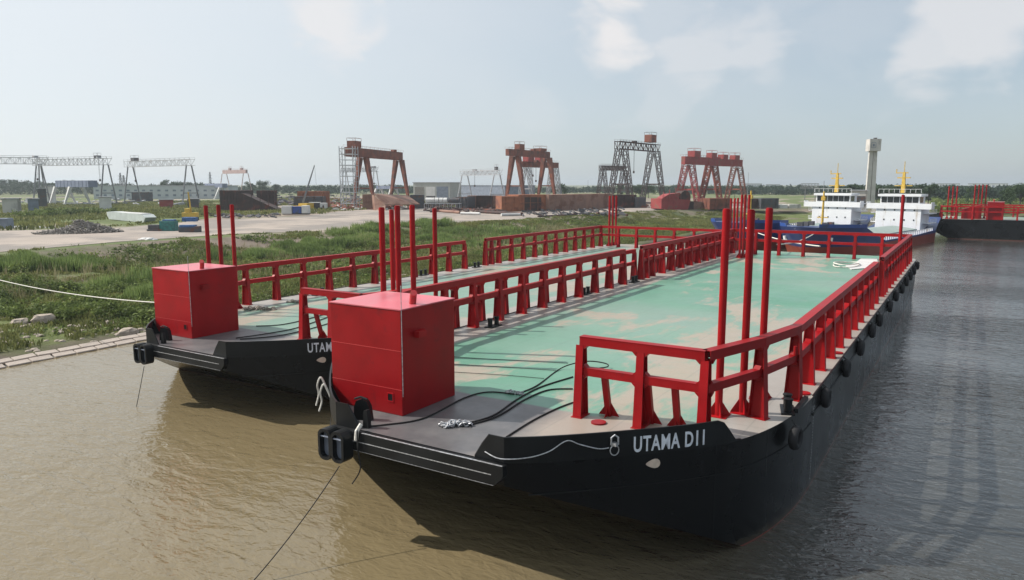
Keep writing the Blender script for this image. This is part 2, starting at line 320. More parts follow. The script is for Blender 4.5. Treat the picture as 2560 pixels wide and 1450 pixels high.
def hull_mesh():
    mb = MB()
    r = outline(-1); l = outline(1); n = len(r)
    top = -.004
    for i in range(n-1):
        for P, f in ((r, 1), (l, -1)):
            a, b = P[i], P[i+1]
            q = [(a.x, a.y, top), (b.x, b.y, top), (b.x, b.y, zrake(b.x)), (a.x, a.y, zrake(a.x))]
            mb.add(q, [(0, 1, 2, 3)])
        mb.add([(r[i].x, r[i].y, zrake(r[i].x)), (r[i+1].x, r[i+1].y, zrake(r[i+1].x)), (l[i+1].x, l[i+1].y, zrake(l[i+1].x)), (l[i].x, l[i].y, zrake(l[i].x))], [(0, 1, 2, 3)])
        mb.add([(r[i].x, r[i].y, top), (r[i+1].x, r[i+1].y, top), (l[i+1].x, l[i+1].y, top), (l[i].x, l[i].y, top)], [(3, 2, 1, 0)])
    for i in (0, n-1):
        a, b = r[i], l[i]; mb.add([(a.x, a.y, top), (b.x, b.y, top), (b.x, b.y, zrake(b.x)), (a.x, a.y, zrake(a.x))], [(0, 1, 2, 3)])
    return mb
def weld(me):
    import bmesh
    bm = bmesh.new(); bm.from_mesh(me); bmesh.ops.remove_doubles(bm, verts=bm.verts, dist=.001); bmesh.ops.recalc_face_normals(bm, faces=bm.faces); bm.to_mesh(me); bm.free()
def deck_mesh():
    r = outline(-1, -.01); l = outline(1, -.01); mb = MB()
    for i in range(len(r)-1): mb.add([r[i], r[i+1], l[i+1], l[i]], [(0, 1, 2, 3)])
    return mb
def bulwark_mesh(sg):
    mb = MB(); pts = [Vector((0, 4.3-k*.33, 0)) for k in (4, 3, 2, 1)]+side
    acc = [0.0]
    for a, b in zip(pts, pts[1:]): acc.append(acc[-1]+(b-a).length)
    end = next(i for i, p in enumerate(pts) if p.x > 7.05)
    hs = []
    for i in range(end+1):
        h = 1.0
        h = min(h, .04+acc[i]/.62*1.0 if acc[i] < .62 else 1.0)
        x = pts[i].x
        if x > 6.3 and i > 6: h = max(.03, 1.0-(x-6.3)/.75)
        hs.append(h)
    T = .05
    for i in range(end):
        a, b = pts[i], pts[i+1]; d = (b-a).normalized(); nrm = Vector((-d.y, d.x, 0))
        if nrm.x > 0 and i < 4: nrm = -nrm
        na = Vector((0, 0, 0)); 
        o = Vector((-.004, 0.004, 0))
        A0 = Vector((a.x, a.y, 0)); B0 = Vector((b.x, b.y, 0)); inn = Vector((T, -T, 0))
        vs = []
        for P, h in ((A0, hs[i]), (B0, hs[i+1])):
            for Q, z in ((P+o, -.02), (P+inn, -.02), (P+inn, h), (P+o, h)): vs.append((Q.x, sg*Q.y, z))
        mb.add(vs, [(0, 1, 5, 4), (1, 2, 6, 5), (2, 3, 7, 6), (3, 0, 4, 7)]+([(3, 2, 1, 0)] if i == 0 else [])+([(4, 5, 6, 7)] if i == end-1 else []))
    # stays inside the plate
    for i in range(5, end-2, 3):
        p = pts[i]; d = (pts[i+1]-pts[i-1]).normalized(); nn = Vector((d.y, -d.x, 0)); q = Vector((p.x+.05, p.y-.05, 0))
        s2 = Vector((nn.x, sg*nn.y, 0)); o = Vector((q.x, sg*q.y, 0))
        mb.prism([(0, .0), (.45, 0), (.06, hs[i]-.08), (0, hs[i]-.08)], .03, o=o, ax=s2, az=Vector((s2.y, -s2.x, 0)))
    return mb
def strip(sg, s0, s1, z, hgt, dep, pts=None):       # rubbing strip that follows the shell
    pts = pts or side; mb = MB(); P = [p for p in pts if s0 <= p.x <= s1]
    for a, b in zip(P, P[1:]):
        d = (b-a).normalized(); nn = Vector((-d.y, d.x, 0))
        def off(p, k): return (p.x+nn.x*k, sg*(p.y+nn.y*k))
        vs = []
        for p in (a, b):
            for k, zz in ((-.01, z-hgt/2), (dep, z-hgt/2), (dep, z+hgt/2), (-.01, z+hgt/2)): vs.append((*off(p, k), zz))
        mb.add(vs, [(0, 1, 5, 4), (1, 2, 6, 5), (2, 3, 7, 6), (0, 4, 7, 3)])
    return mb
RH = 3.65
def post_mesh():                                    # web plate between two flanges, splayed at the foot; local y is across the rail
    mb = MB()
    for s in (-1, 1):
        mb.bar((0, s*.38, 0), (0, s*.18, RH-.38), .40, .035, w2=.34, up=(0, s, .2), h2=.035)
    mb.prism([(-.37, 0), (.37, 0), (.18, RH-.38), (-.18, RH-.38)], .05, ax=(0, 1, 0), az=(1, 0, 0))
    mb.box((-.26, -.46, 0.0), (.26, .46, .03))
    return mb.mesh('railing_post', RED)
def rail_run(mb, a, b, first=True, posts=()):
    a = Vector(a); b = Vector(b); d = (b-a).normalized(); n = Vector((-d.y, d.x, 0)); Lr = (b-a).length
    e = d*.2
    for zc, hh, fl in ((RH-.19, .38, .44), (2.08, .34, .34)):
        for s in (-1, 1):
            mb.bar(a+n*s*.19*fl/.44+Vector((0, 0, zc)), b+n*s*.19*fl/.44+Vector((0, 0, zc)), .03, hh)
        mb.bar(a+Vector((0, 0, zc+hh/2+.005)), b+Vector((0, 0, zc+hh/2+.005)), fl, .03)
    return d
def chamfers(mb, p, d, sides=(1, -1)):
    p = Vector(p); c = .17
    for s in sides:
        x = .2
        for z, up in ((RH-.38, -1), (2.25, 1), (1.91, -1)):
            tri = [(s*x, 0), (s*(x+c), 0), (s*x, up*c)]
            if s*up < 0: tri = tri[::-1]
            mb.prism(tri, .40 if up < 0 else .3, o=p+Vector((0, 0, z)), ax=d, ay=(0, 0, 1), az=Vector((-d.y, d.x, 0)))
RY = 11.75
def side_nodes(sg, x0, x1, n): return [Vector((x0+(x1-x0)*i/n, sg*RY, 0)) for i in range(n+1)]
def railings(far=False):
    runs = []
    br = [Vector((6.65, -4.15, 0)), Vector((6.65, -7.0, 0)), Vector((6.65, -9.75, 0))]
    diag = [Vector((6.65, -9.75, 0)), Vector((10.55, -11.0, 0)), Vector((14.3, -RY, 0))]
    runs.append(('bow railing', br)); runs.append(('corner', diag))
    diagl = [Vector((9.2, 10.6, 0)), Vector((14.3, RY, 0))]
    runs.append(('corner', diagl))
    for sg in (-1, 1):
        runs.append(('side', side_nodes(sg, 14.3, 48.3, 10)))
        runs.append(('side2', side_nodes(sg, 53.1, 89.4, 11)))
    runs.append(('stern', [Vector((89.4, y, 0)) for y in np.linspace(-RY, RY, 8)]))
    return runs
POST = post_mesh()
def text_mesh(txt, size):
    c = bpy.data.curves.new('txt', 'FONT'); c.body = txt; c.size = size; c.extrude = .012; c.offset = size*.017; c.resolution_u = 4; c.space_character = 1.12
    o = bpy.data.objects.new('txt', c); COL.objects.link(o); dg = bpy.context.evaluated_depsgraph_get(); me = bpy.data.meshes.new_from_object(o.evaluated_get(dg)); bpy.data.objects.remove(o); bpy.data.curves.remove(c)
    return me
def name_on_hull(par, txt, s_start, sg, z0, size, stretch=1.0):
    me = text_mesh(txt, size); acc = [0.0]
    for a, b in zip(side, side[1:]): acc.append(acc[-1]+(b-a).length)
    for v in me.vertices:
        s = s_start+v.co.x*stretch
        i = max(0, min(len(side)-2, next((k for k in range(len(acc)-1) if acc[k+1] > s), len(side)-2)))
        a, b = side[i], side[i+1]; d = (b-a).normalized(); p = a+d*(s-acc[i]); nn = Vector((-d.y, d.x, 0))
        k = .02+v.co.z
        v.co = (p.x+nn.x*k, sg*(p.y+nn.y*k), z0+v.co.y)
    me.materials.append(LETTER); o = bpy.data.objects.new('name_lettering', me); COL.objects.link(o); o.parent = par; return o
def guide_pole(par, x, y, h, r=.17, gus=(0, 1, 2)):
    h0 = h
    pts = [(x, y, 0), (x, y, h)]
    mb = MB().tube(pts, r, 14); mb.tube([(x, y, h), (x, y, h+.05)], r*.8, 14)
    o = mb.build('guide_pole', RED, par, smooth=True)
    g = MB()
    for k in range(4):
        a = k*math.pi/2+.5; d = Vector((math.cos(a), math.sin(a), 0))
        g.prism([(r, .03), (r+.38, .03), (r, .62)], .03, o=(x, y, 0), ax=d, az=Vector((-d.y, d.x, 0)))
    g.box((x-.45, y-.45, 0), (x+.45, y+.45, .03)); g.build('gusset', RED, o)
def bitt(par, x, y, rz, name='bollard'):
    mb = MB(); mb.box((-.75, -.3, 0), (.75, .3, .08))
    for s in (-1, 1):
        mb.tube([(s*.42, 0, .08), (s*.42, 0, .62)], .17, 14); mb.tube([(s*.42, 0, .62), (s*.42, 0, .68)], .21, 14)
    o = mb.build(name, BLACK, par, smooth=True); o.location = (x, y, 0); o.rotation_euler[2] = rz
def barge(loc, rz, label, txt, dmat=None, full=True, house=(2.33, 2.55, 3.95, 4.3, 4.8), poles=()):
    root = empty('deck_barge', loc, rz, label, 'barge', 'black deck barges with red railings')
    h = hull_mesh().build('hull', HULL, root); weld(h.data)
    h.data.polygons.foreach_set('use_smooth', [True]*len(h.data.polygons)); md = h.modifiers.new('es', 'EDGE_SPLIT'); md.split_angle = R(30)
    deck_mesh().build('deck', dmat or DECK, root, fix=False)
    # transom rubbing box
    f = MB(); prof = [(-4.42, 0), (4.42, 0), (4.42, -.42), (4.05, -.8), (-4.05, -.8), (-4.42, -.42)]
    f.prism(prof, .28, o=(-.14, 0, -.03), ax=(0, 1, 0), az=(1, 0, 0)); fb = f.build('bow_fender_beam', BLACK, root); fl = MB().box((-.295, -3.9, -.45), (-.275, 3.5, -.42)); fl.box((-.29, -4.0, -.845), (-.0, 4.0, -.832)); fl.box((-.29, -4.38, -.028), (-.2, 2.6, -.018)); fl.build('worn_edge', GALV, fb)
    for sg in (-1, 1):
        bulwark_mesh(sg).build('bulwark', BLACK, root)
        strip(sg, .5, 15.4, -1.25, .05, .04).build('rubbing_strip', BLACK, root)
        mb = MB().bar((15.3, sg*12.53, -.9), (91.5, sg*12.53, -.9), .06, .12); mb.build('rubbing_strip', BLACK, root)
        # edge angle bar along the deck
        MB().bar((15.4, sg*12.47, .02), (92, sg*12.47, .02), .08, .05).build('deck_edge', BLACK, root)
    # railings
    seen = set()
    for nm, nodes in railings():
        mb = MB()
        d = rail_run(mb, nodes[0], nodes[-1]) if nm != 'corner' or len(nodes) == 2 else None
        if d is None:
            for a, b in zip(nodes, nodes[1:]): rail_run(mb, a, b)
        for i, p in enumerate(nodes):
            dd = (nodes[min(i+1, len(nodes)-1)]-nodes[max(i-1, 0)]).normalized()
            chamfers(mb, p, dd, ([1] if i == 0 else [-1] if i == len(nodes)-1 else [1, -1]))
        rl = mb.build('railing', RED, root)
        for i, p in enumerate(nodes):
            key = (round(p.x, 1), round(p.y, 1))
            if key in seen: continue
            seen.add(key)
            dd = (nodes[min(i+1, len(nodes)-1)]-nodes[max(i-1, 0)]).normalized()
            inst('post', POST, rl, p, math.atan2(dd.y, dd.x))
        if nm == 'side2':
            sg = 1 if nodes[0].y > 0 else -1
            inst('post', POST, rl, (nodes[0].x+1.5, nodes[0].y, 0), 0)
    if full:
        for y in (-5.25, -7.25, -8.45):
            mb = MB().bar((7.3, y, 0), (6.75, y, 1.95), .26, .22); g = .4
            for k in range(4):
                a = k*math.pi/2; d = Vector((math.cos(a), math.sin(a), 0)); mb.prism([(.1, .02), (.1+g, .02), (.1, .6)], .025, o=(7.3, y, 0), ax=d, az=Vector((-d.y, d.x, 0)))
            mb.build('railing_brace', RED, root)
    for (x, y, hh) in poles: guide_pole(root, x, y, hh)
    # machinery house
    x, y, lx, ly, hz = house
    mb = MB().box((x, y, 0), (x+lx, y+ly, hz)); b = mb.build('machinery_house', RED, root)
    mod = b.modifiers.new('bv', 'BEVEL'); mod.width = .025; mod.segments = 2
    MB().box((x-.03, y-.03, hz), (x+lx+.03, y+ly+.03, hz+.05)).build('house_roof', mat('red_roof', (.58, .13, .16), .32, var=.12, scale=.6, col2=(.55, .26, .25), c2amt=.15, c2scale=.5), b)  # roof paler than the red walls: sky gloss painted into its colour
    s = MB()
    for zz in (1.18, 2.95): s.box((x-.012, y+.01, zz), (x-.0, y+ly-.01, zz+.02)); 
    s.build('weld_seam', mat('seam', (.5, .05, .05), .4), b)
    s = MB()
    s.box((x-.015, y+.55, .62), (x-.002, y+.83, .94)); s.build('vent_opening', BLACK, b)
    fr = MB()
    for q in (((x-.03, y+.50, .57), (x-.002, y+.55, .99)), ((x-.03, y+.83, .57), (x-.002, y+.88, .99)), ((x-.03, y+.55, .94), (x-.002, y+.83, .99)), ((x-.03, y+.55, .57), (x-.002, y+.83, .62))): fr.box(*q)
    fr.build('vent_frame', RED, b)
    s = MB().prism([(0, 0), (.55, 0), (.55, .3), (0, .3)], .28, o=(x+.9, y-.14, hz-1.35), ax=(1, 0, 0), az=(0, 1, 0)); s.build('vent_hood', RED, b)
    MB().tube([(x+.02, y-.03, .9), (x+.02, y-.03, hz+1.1)], .018, 6).build('pipe', GALV, b)
    MB().tube([(x+1.5, y+.55, hz+.05), (x+1.5, y+.5, hz+.42), (x+1.35, y+.35, hz+.6)], .16, 10).build('roof_cowl', REDD, b, smooth=True)
    MB().tube([(x+1.9, y+.9, hz), (x+1.9, y+.9, hz+1.2)], .012, 5).build('antenna', BLACK, b)
    return root
# ------------------------------------------------------------------ the two barges in front
def pole_xy(o, lst):
    out_ = []
    for (px, py, h) in lst:
        d = ray(px, py); t = (o[2]+h-CAMZ)/d[2]; p = Vector((d[0]*t, d[1]*t, 0))-Vector((o[0], o[1], 0)); out_.append((*(Matrix.Rotation(-o[3], 3, 'Z') @ p)[:2], h))
    return out_
O1 = (SX0, SY0, DZ, 0.0); O2 = (29.3, 43.85, 4.15, -.004)
P1 = [(9.95, -9.4, 9.2), (10.95, -10.2, 9.15), (13.7, -10.35, 9.15), (9.6, 10.0, 8.95), (11.3, 10.3, 9.0), (12.9, 10.5, 9.0),
      (80.1, -11.2, 8.9), (82.5, -11.0, 8.9), (85, -10.8, 8.9), (82.6, 8.9, 8.75), (83.6, 8.7, 8.75), (84.6, 8.4, 8.75)]
P2 = [(9.5, 10.2, 9.1), (11.0, 10.6, 9.1), (12.5, 10.8, 9.1), (10.0, -9.6, 9.1), (11.6, -10.1, 9.1), (13.8, -10.4, 9.1),
      (89.0, -11.0, 8.6), (90.3, -11.2, 8.6), (91.8, -11.3, 8.6), (91.0, 10.9, 8.8), (92.2, 10.8, 8.8), (93.4, 10.7, 8.8)]
b1 = barge(O1[:3], O1[3], 'nearest black deck barge with UTAMA D11 on its bow, red box house and red railings', 'UTAMA D11', poles=P1)
b2 = barge(O2[:3], O2[3], 'black deck barge on the grassy bank side with a pale green deck and red box', 'UTAMA', DECKP, poles=P2)
name_on_hull(b1, 'UTAMA D11', 5.02, -1, .13, .86, .62)
name_on_hull(b2, 'UTAMA', 5.02, -1, .13, .86, .62)
for bb in (b1, b2):
    mb = MB(); P = [(.30*math.cos(t), .17*math.sin(t)+.04*math.sin(2*t)) for t in np.linspace(0, 2*math.pi, 15)[:-1]]
    d = Vector((.66, -.75, 0)).normalized()
    mb.prism(P, .05, o=(3.93, -8.64, -.42), ax=Vector((.72, -.69, 0)).normalized(), az=Vector((-.69, -.72, 0)).normalized()); mb.build('hawse_hole_plate', PALE, bb)  # beige plate put in place of an open hawse hole showing the deck
    # chock frame at the transom corner: two rounded openings
    mb = MB(); dk = MB()
    for k in (0, 1):
        yc = 3.45+k*.74
        def rr(wy, z0, z1, r):
            pts = []
            for cx, cz, a0 in ((wy-r, z1-r, 0), (-wy+r, z1-r, 90), (-wy+r, z0+r, 180), (wy-r, z0+r, 270)):
                for j in range(5):
                    a = R(a0+j*22.5); pts.append((cx+r*math.cos(a), cz+r*math.sin(a)))
            return pts
        o_ = rr(.37, -1.32, .04, .30); i_ = rr(.27, -1.2, -.08, .22)
        n = len(o_); vs = []
        for X in (-.86, -.28):
            vs += [(X, yc+a, b) for a, b in o_]+[(X if X < -.5 else -.34, yc+a*.92, b) for a, b in i_]
        fs = []
        for j in range(n):
            q = (j+1) % n
            fs += [(j, q, n+q, n+j), (j, 2*n+j, 2*n+q, q), (n+j, n+q, 3*n+q, 3*n+j)]
        mb.add(vs, fs)
        dk.add([(-.62, yc+a, b) for a, b in i_], [tuple(range(n))])
        dk.tube([(-.8, yc-.27, -.3), (-.8, yc+.27, -.3)], .04, 8)
    ck = mb.build('bow_chock', BLACK, bb); dk.build('roller_plate', mat('slate_plate', (.12, .14, .18), .35, var=.3, scale=2), ck)
    # curved horn bollard and plate bollards
    mb = MB().prism([(-.42, 0), (.42, 0), (.34, .62), (.22, .86), (-.02, .95), (-.28, .86), (-.38, .6)], .30, o=(1.1, 3.75, 0), ax=(0.3, -.95, 0), az=(.95, .3, 0))
    mb.tube([(1.0, 4.15, .9), (1.05, 3.85, 1.02), (1.1, 3.5, .95)], .05, 8); mb.build('horn_bollard', BLACK, bb)
    mb = MB().prism([(-.16, 0), (.16, 0), (.1, .75), (-.1, .8)], .2, o=(.35, 2.85, 0), ax=(0, 1, 0), az=(1, 0, 0)); mb.build('horn_bollard', BLACK, bb)
    bitt(bb, 12.3, -11.95+.05, .25); bitt(bb, 22.0, 10.6, 0); bitt(bb, 50.5, 11.4, 0); bitt(bb, 50.7, -11.6, 0); bitt(bb, 86.5, -9.9, 0)
    bitt(bb, 40.0, 11.95, 0)
    # flush hatch covers
    for (hx, hy) in ((6.1, -5.3), (15.6, -12.0), (26, -12.05), (60, -12.05)):
        MB().tube([(hx, hy, 0), (hx, hy, .07)], .33, 16).build('hatch_cover', RED, bb, smooth=True)
mb = MB()
for k in range(26): mb.box((15.6, -12.53, -.5-k*.15), (15.63, -12.495, -.58-k*.15))
mb.build('draft_marks', GALV, b1)
for (x_, y_) in ((14.3, -11.75),): MB().tube([(x_-.6, y_-.1, 2.3), (x_-.6, y_-.1, 2.75)], .09, 10).build('rail_stub', RED, b1, smooth=True)
MB().box((3.05+9.05, -12.4, .005), (3.05+11.5, -12.2, .2)).build('deck_stop', BLACK, b1)
# ------------------------------------------------------------------ land
TOE = [(-1500, 68.5), (0, 68.5), (100, 68.2), (180, 69), (235, 70), (290, 62), (322, 30), (330, 0), (300, -28), (282, -60), (275, -400), (275, -7000)]
TOP = [(-1500, 131), (0, 132), (57, 133.5), (81, 138.5), (107, 138.5), (133, 125.8), (161, 122.8), (225, 119), (275, 115), (330, 102), (366, 86), (396, 55), (388, 5), (345, -40), (322, -100), (315, -400), (315, -7000)]
def dseg(X, Y, poly):
    d = np.full(X.shape, 1e9)
    for (x0, y0), (x1, y1) in zip(poly, poly[1:]):
        vx, vy = x1-x0, y1-y0; t = np.clip(((X-x0)*vx+(Y-y0)*vy)/(vx*vx+vy*vy), 0, 1)
        d = np.minimum(d, np.hypot(X-x0-t*vx, Y-y0-t*vy))
    return d
def inside(X, Y, poly):
    P = list(poly)+[(9500, -7000), (9500, 9500), (-1500, 9500)]; c = np.zeros(X.shape, bool); j = len(P)-1
    for i in range(len(P)):
        xi, yi = P[i]; xj, yj = P[j]
        if yi != yj: c ^= ((yi > Y) != (yj > Y)) & (X < (xj-xi)*(Y-yi)/(yj-yi)+xi)
        j = i
    return c
def vnoise(X, Y, s, seed=0):
    r = np.random.default_rng(seed).random((256, 256)); x = X/s; y = Y/s; xi = np.floor(x).astype(int); yi = np.floor(y).astype(int); fx = x-xi; fy = y-yi
    fx = fx*fx*(3-2*fx); fy = fy*fy*(3-2*fy); g = lambda a, b: r[a % 256, b % 256]
    return (g(xi, yi)*(1-fx)+g(xi+1, yi)*fx)*(1-fy)+(g(xi, yi+1)*(1-fx)+g(xi+1, yi+1)*fx)*fy
def height(X, Y):
    X = np.asarray(X, float); Y = np.asarray(Y, float)
    dT = dseg(X, Y, TOE); dP = dseg(X, Y, TOP); land = inside(X, Y, TOE); plat = inside(X, Y, TOP)
    t = dT/(dT+dP+1e-6)
    z = np.where(t < .70, .25+1.5*t/.7, 0)
    u = np.clip((t-.70)/.28, 0, 1); z = np.where(t >= .70, 1.75+2.25*u*u*(3-2*u), z)
    rough = (vnoise(X, Y, 5, 1)-.5)*.7+(vnoise(X, Y, 1.7, 2)-.5)*.35+(vnoise(X, Y, 17, 3)-.5)*.8
    z = z+rough*np.clip(t*6, 0, 1)*np.clip((1-t)*5, 0, 1)
    z = np.where(plat, 4.0+np.clip(dP/60-.6, 0, 1)*0*X, z)
    z = np.where(~land, np.maximum(-4, .25-dT*.45), z)
    return z
gx = np.concatenate([[-1500, -600, -200, -60], np.arange(-30, 420, 1.7), np.arange(430, 1000, 30), [1200, 1800, 3000, 5000, 9000]])
gy = np.concatenate([[-7000, -3000, -1000, -400, -200], np.arange(-140, 60, 5), np.arange(60, 146, 1.3), np.arange(150, 600, 12), [700, 900, 1300, 2000, 4000, 9000]])
GX, GY = np.meshgrid(gx, gy); GZ = height(GX, GY)
nx, ny = len(gx), len(gy)
idx = np.arange(nx*ny).reshape(ny, nx)
F = np.stack([idx[:-1, :-1], idx[:-1, 1:], idx[1:, 1:], idx[1:, :-1]], -1).reshape(-1, 4)
def npmesh(name, V, F, mats, smooth=False):
    me = bpy.data.meshes.new(name); me.vertices.add(len(V)); me.vertices.foreach_set('co', np.asarray(V, np.float32).ravel())
    k = F.shape[1]; me.loops.add(F.size); me.loops.foreach_set('vertex_index', F.astype(np.int32).ravel()); me.polygons.add(len(F))
    me.polygons.foreach_set('loop_start', np.arange(0, F.size, k, dtype=np.int32))
    if smooth: me.polygons.foreach_set('use_smooth', np.ones(len(F), bool))
    for m_ in (mats if isinstance(mats, (list, tuple)) else [mats]): me.materials.append(m_)
    me.update(calc_edges=True); me.validate(); o = bpy.data.objects.new(name, me); COL.objects.link(o); return o
def ground_mat():
    M = bpy.data.materials.new('bank_soil'); M.use_nodes = True; t = M.node_tree; b = t.nodes['Principled BSDF']; NN = t.nodes.new; LL = t.links.new
    g = NN('ShaderNodeNewGeometry'); sp = NN('ShaderNodeSeparateXYZ'); LL(g.outputs['Position'], sp.inputs[0])
    def noise(sc, det=6, ro=.6, st=(1, 1, 1)):
        mp = NN('ShaderNodeMapping'); mp.inputs['Scale'].default_value = st; LL(g.outputs['Position'], mp.inputs['Vector'])
        n = NN('ShaderNodeTexNoise'); n.inputs['Scale'].default_value = sc; n.inputs['Detail'].default_value = det; n.inputs['Roughness'].default_value = ro; LL(mp.outputs[0], n.inputs['Vector']); return n.outputs['Fac']
    def rng(v, a, c, lo=0, hi=1):
        n = NN('ShaderNodeMapRange'); LL(v, n.inputs['Value']); n.inputs['From Min'].default_value = a; n.inputs['From Max'].default_value = c; n.inputs['To Min'].default_value = lo; n.inputs['To Max'].default_value = hi; return n.outputs[0]
    def mix(f, a, c):
        n = NN('ShaderNodeMix'); n.data_type = 'RGBA'; LL(f, n.inputs['Factor'])
        for k, v in (('A', a), ('B', c)):
            if isinstance(v, tuple): n.inputs[k].default_value = (*v, 1)
            else: LL(v, n.inputs[k])
        return n.outputs['Result']
    soil = mix(rng(noise(.25), .3, .7), (.13, .105, .085), (.235, .19, .155))
    grass = mix(rng(noise(.35, 7, .7), .3, .7), (.065, .085, .028), (.16, .19, .065))
    low = mix(rng(noise(.09, 8, .68), .52, .64), grass, soil)
    slope = mix(rng(noise(.06, 8, .65, (1, .5, 1)), .42, .58), soil, (.085, .105, .045))
    c = mix(rng(sp.outputs['Z'], 1.7, 2.4), low, slope)
    flat = mix(rng(noise(.018, 9, .66, (.6, 1.5, 1)), .50, .60), (.115, .145, .055), (.30, .255, .21))
    c = mix(rng(sp.outputs['Z'], 3.90, 3.99), c, flat)
    wet = rng(sp.outputs['Z'], .15, .5); c = mix(wet, (.06, .05, .038), c)
    LL(c, b.inputs['Base Color']); b.inputs['Roughness'].default_value = .95; b.inputs['Specular IOR Level'].default_value = .2
    bp = NN('ShaderNodeBump'); bp.inputs['Strength'].default_value = .8; bp.inputs['Distance'].default_value = .25; LL(noise(1.6, 6, .7), bp.inputs['Height']); LL(bp.outputs[0], b.inputs['Normal'])
    return M
GM = ground_mat()
tag(npmesh('ground', np.stack([GX.ravel(), GY.ravel(), GZ.ravel()], -1), F, GM, True), kind='structure')
def sheet(name, pts, z, m):
    vs = [(p[0], p[1], z) for p in pts]; o = MB().add(vs, [tuple(range(len(vs)))]).build(name, m); tag(o, kind='structure'); return o
YARD = mat('yard_concrete', (.325, .275, .235), .9, var=.16, scale=.09, col2=(.215, .19, .17), c2amt=.42, c2scale=.055, coord='Object')
DIRT = mat('yard_dirt', (.235, .19, .155), .95, var=.3, scale=.08, col2=(.16, .15, .08), c2amt=.25, c2scale=.03)
ye = [(-120, 138), (0, 132.6)]
edge = [(57, 134.5), (81, 139.5), (107, 139.4), (133, 126.8), (161, 123.8), (225, 120), (275, 116), (330, 103), (366, 87.5)]
back = [G(px, py)[:2] for px, py in ((1830, 509), (1620, 511), (1450, 516), (1250, 521), (1000, 519), (870, 527), (760, 540), (600, 547), (500, 551), (420, 560), (300, 569), (0, 577), (-300, 590))]
sheet('concrete_yard', [(-40, 134)]+edge+back, 4.02, YARD)
dt = [G(px, py)[:2] for px, py in ((-200, 600), (420, 561), (500, 552), (600, 548), (760, 541), (870, 528), (1000, 520), (1250, 522), (1450, 517), (1620, 512), (1900, 512), (1960, 500), (1500, 492), (1100, 489), (830, 493), (620, 508), (560, 540))]
sheet('dirt_yard', dt[1:], 4.01, DIRT)
# cracks and slab joints of the yard and the pale kerb line at its edge
mb = MB()
for a, b in zip(edge, edge[1:]): mb.bar((a[0], a[1]-.15, 4.05), (b[0], b[1]-.15, 4.05), .5, .14)
tag(mb.build('yard_kerb', mat('kerb', (.50, .43, .36), .9, var=.15, scale=.3)), kind='structure')
mb = MB()
for k in range(16):
    a = G(60+k*105, 560-k*2.3); mb.bar((a.x, a.y, 4.03), (a.x+random.uniform(20, 45), a.y+random.uniform(-4, 3), 4.03), random.uniform(.12, .3), .02)
tag(mb.build('yard_cracks', mat('crack', (.10, .09, .08), .95)), kind='structure')
# concrete slab revetment along the water's edge
rv = empty('slab_revetment', (30, 68.5, 0), 0, 'two rows of pale concrete slabs sloping into the water along the grassy bank', 'revetment')
SLAB = mat('slab', (.43, .37, .32), .9, var=.15, scale=.8, bump=.3, bscale=6)
xx = 20.0; k = 0
while xx < 52:
    for row in (0, 1):
        wdt = 1.9; y0 = 67.25+row*.86+(xx-28)*.03; z0 = .12+row*.22
        mb = MB().cbox((0, 0, 0), (wdt-.16, .70, .16)); o = mb.build('concrete_slab', SLAB, rv); bv = o.modifiers.new('b', 'BEVEL'); bv.width = .04; bv.segments = 1
        o.location = (xx+row*.9-30+random.uniform(-.04, .04), y0-68.5+random.uniform(-.04, .04), z0); o.rotation_euler = (R(15)+random.uniform(-.04, .04), random.uniform(-.03, .03), random.uniform(-.04, .04))
    xx += 1.9
# ------------------------------------------------------------------ vegetation
def leaf_mat(name, a, b, c=None):
    M = bpy.data.materials.new(name); M.use_nodes = True; t = M.node_tree; bs = t.nodes['Principled BSDF']; NN = t.nodes.new; LL = t.links.new
    g = NN('ShaderNodeNewGeometry'); cr = NN('ShaderNodeValToRGB'); e = cr.color_ramp.elements; e[0].color = (*a, 1); e[1].color = (*b, 1)
    if c: x = e.new(.85); x.color = (*b, 1); e[2].color = (*c, 1); e[1].position = .85
    n = NN('ShaderNodeTexNoise'); n.inputs['Scale'].default_value = .12; n.inputs['Detail'].default_value = 5; LL(g.outputs['Position'], n.inputs['Vector'])
    m1 = NN('ShaderNodeMath'); m1.operation = 'MULTIPLY_ADD'; LL(n.outputs['Fac'], m1.inputs[0]); m1.inputs[1].default_value = 1.6; m1.inputs[2].default_value = -.55
    m2 = NN('ShaderNodeMath'); m2.operation = 'MULTIPLY_ADD'; LL(g.outputs['Random Per Island'], m2.inputs[0]); m2.inputs[1].default_value = .55; LL(m1.outputs[0], m2.inputs[2])
    LL(m2.outputs[0], cr.inputs[0]); LL(cr.outputs[0], bs.inputs['Base Color']); bs.inputs['Roughness'].default_value = .75; bs.inputs['Specular IOR Level'].default_value = .25
    tr = NN('ShaderNodeBsdfTranslucent'); LL(cr.outputs[0], tr.inputs[0]); mx = NN('ShaderNodeMixShader'); mx.inputs[0].default_value = .3
    LL(bs.outputs[0], mx.inputs[1]); LL(tr.outputs[0], mx.inputs[2]); LL(mx.outputs[0], t.nodes['Material Output'].inputs['Surface']); return M
GRS = leaf_mat('bank_grass', (.055, .07, .022), (.235, .245, .085), (.32, .27, .14))
REED = leaf_mat('reed_green', (.065, .11, .03), (.26, .34, .11), (.40, .40, .20))
BUSH = leaf_mat('bush_green', (.03, .048, .015), (.20, .26, .07), (.30, .30, .10))
TREEM = leaf_mat('tree_green', (.022, .042, .022), (.065, .105, .045))
FARM = leaf_mat('far_tree_green', (.025, .045, .03), (.05, .08, .05))
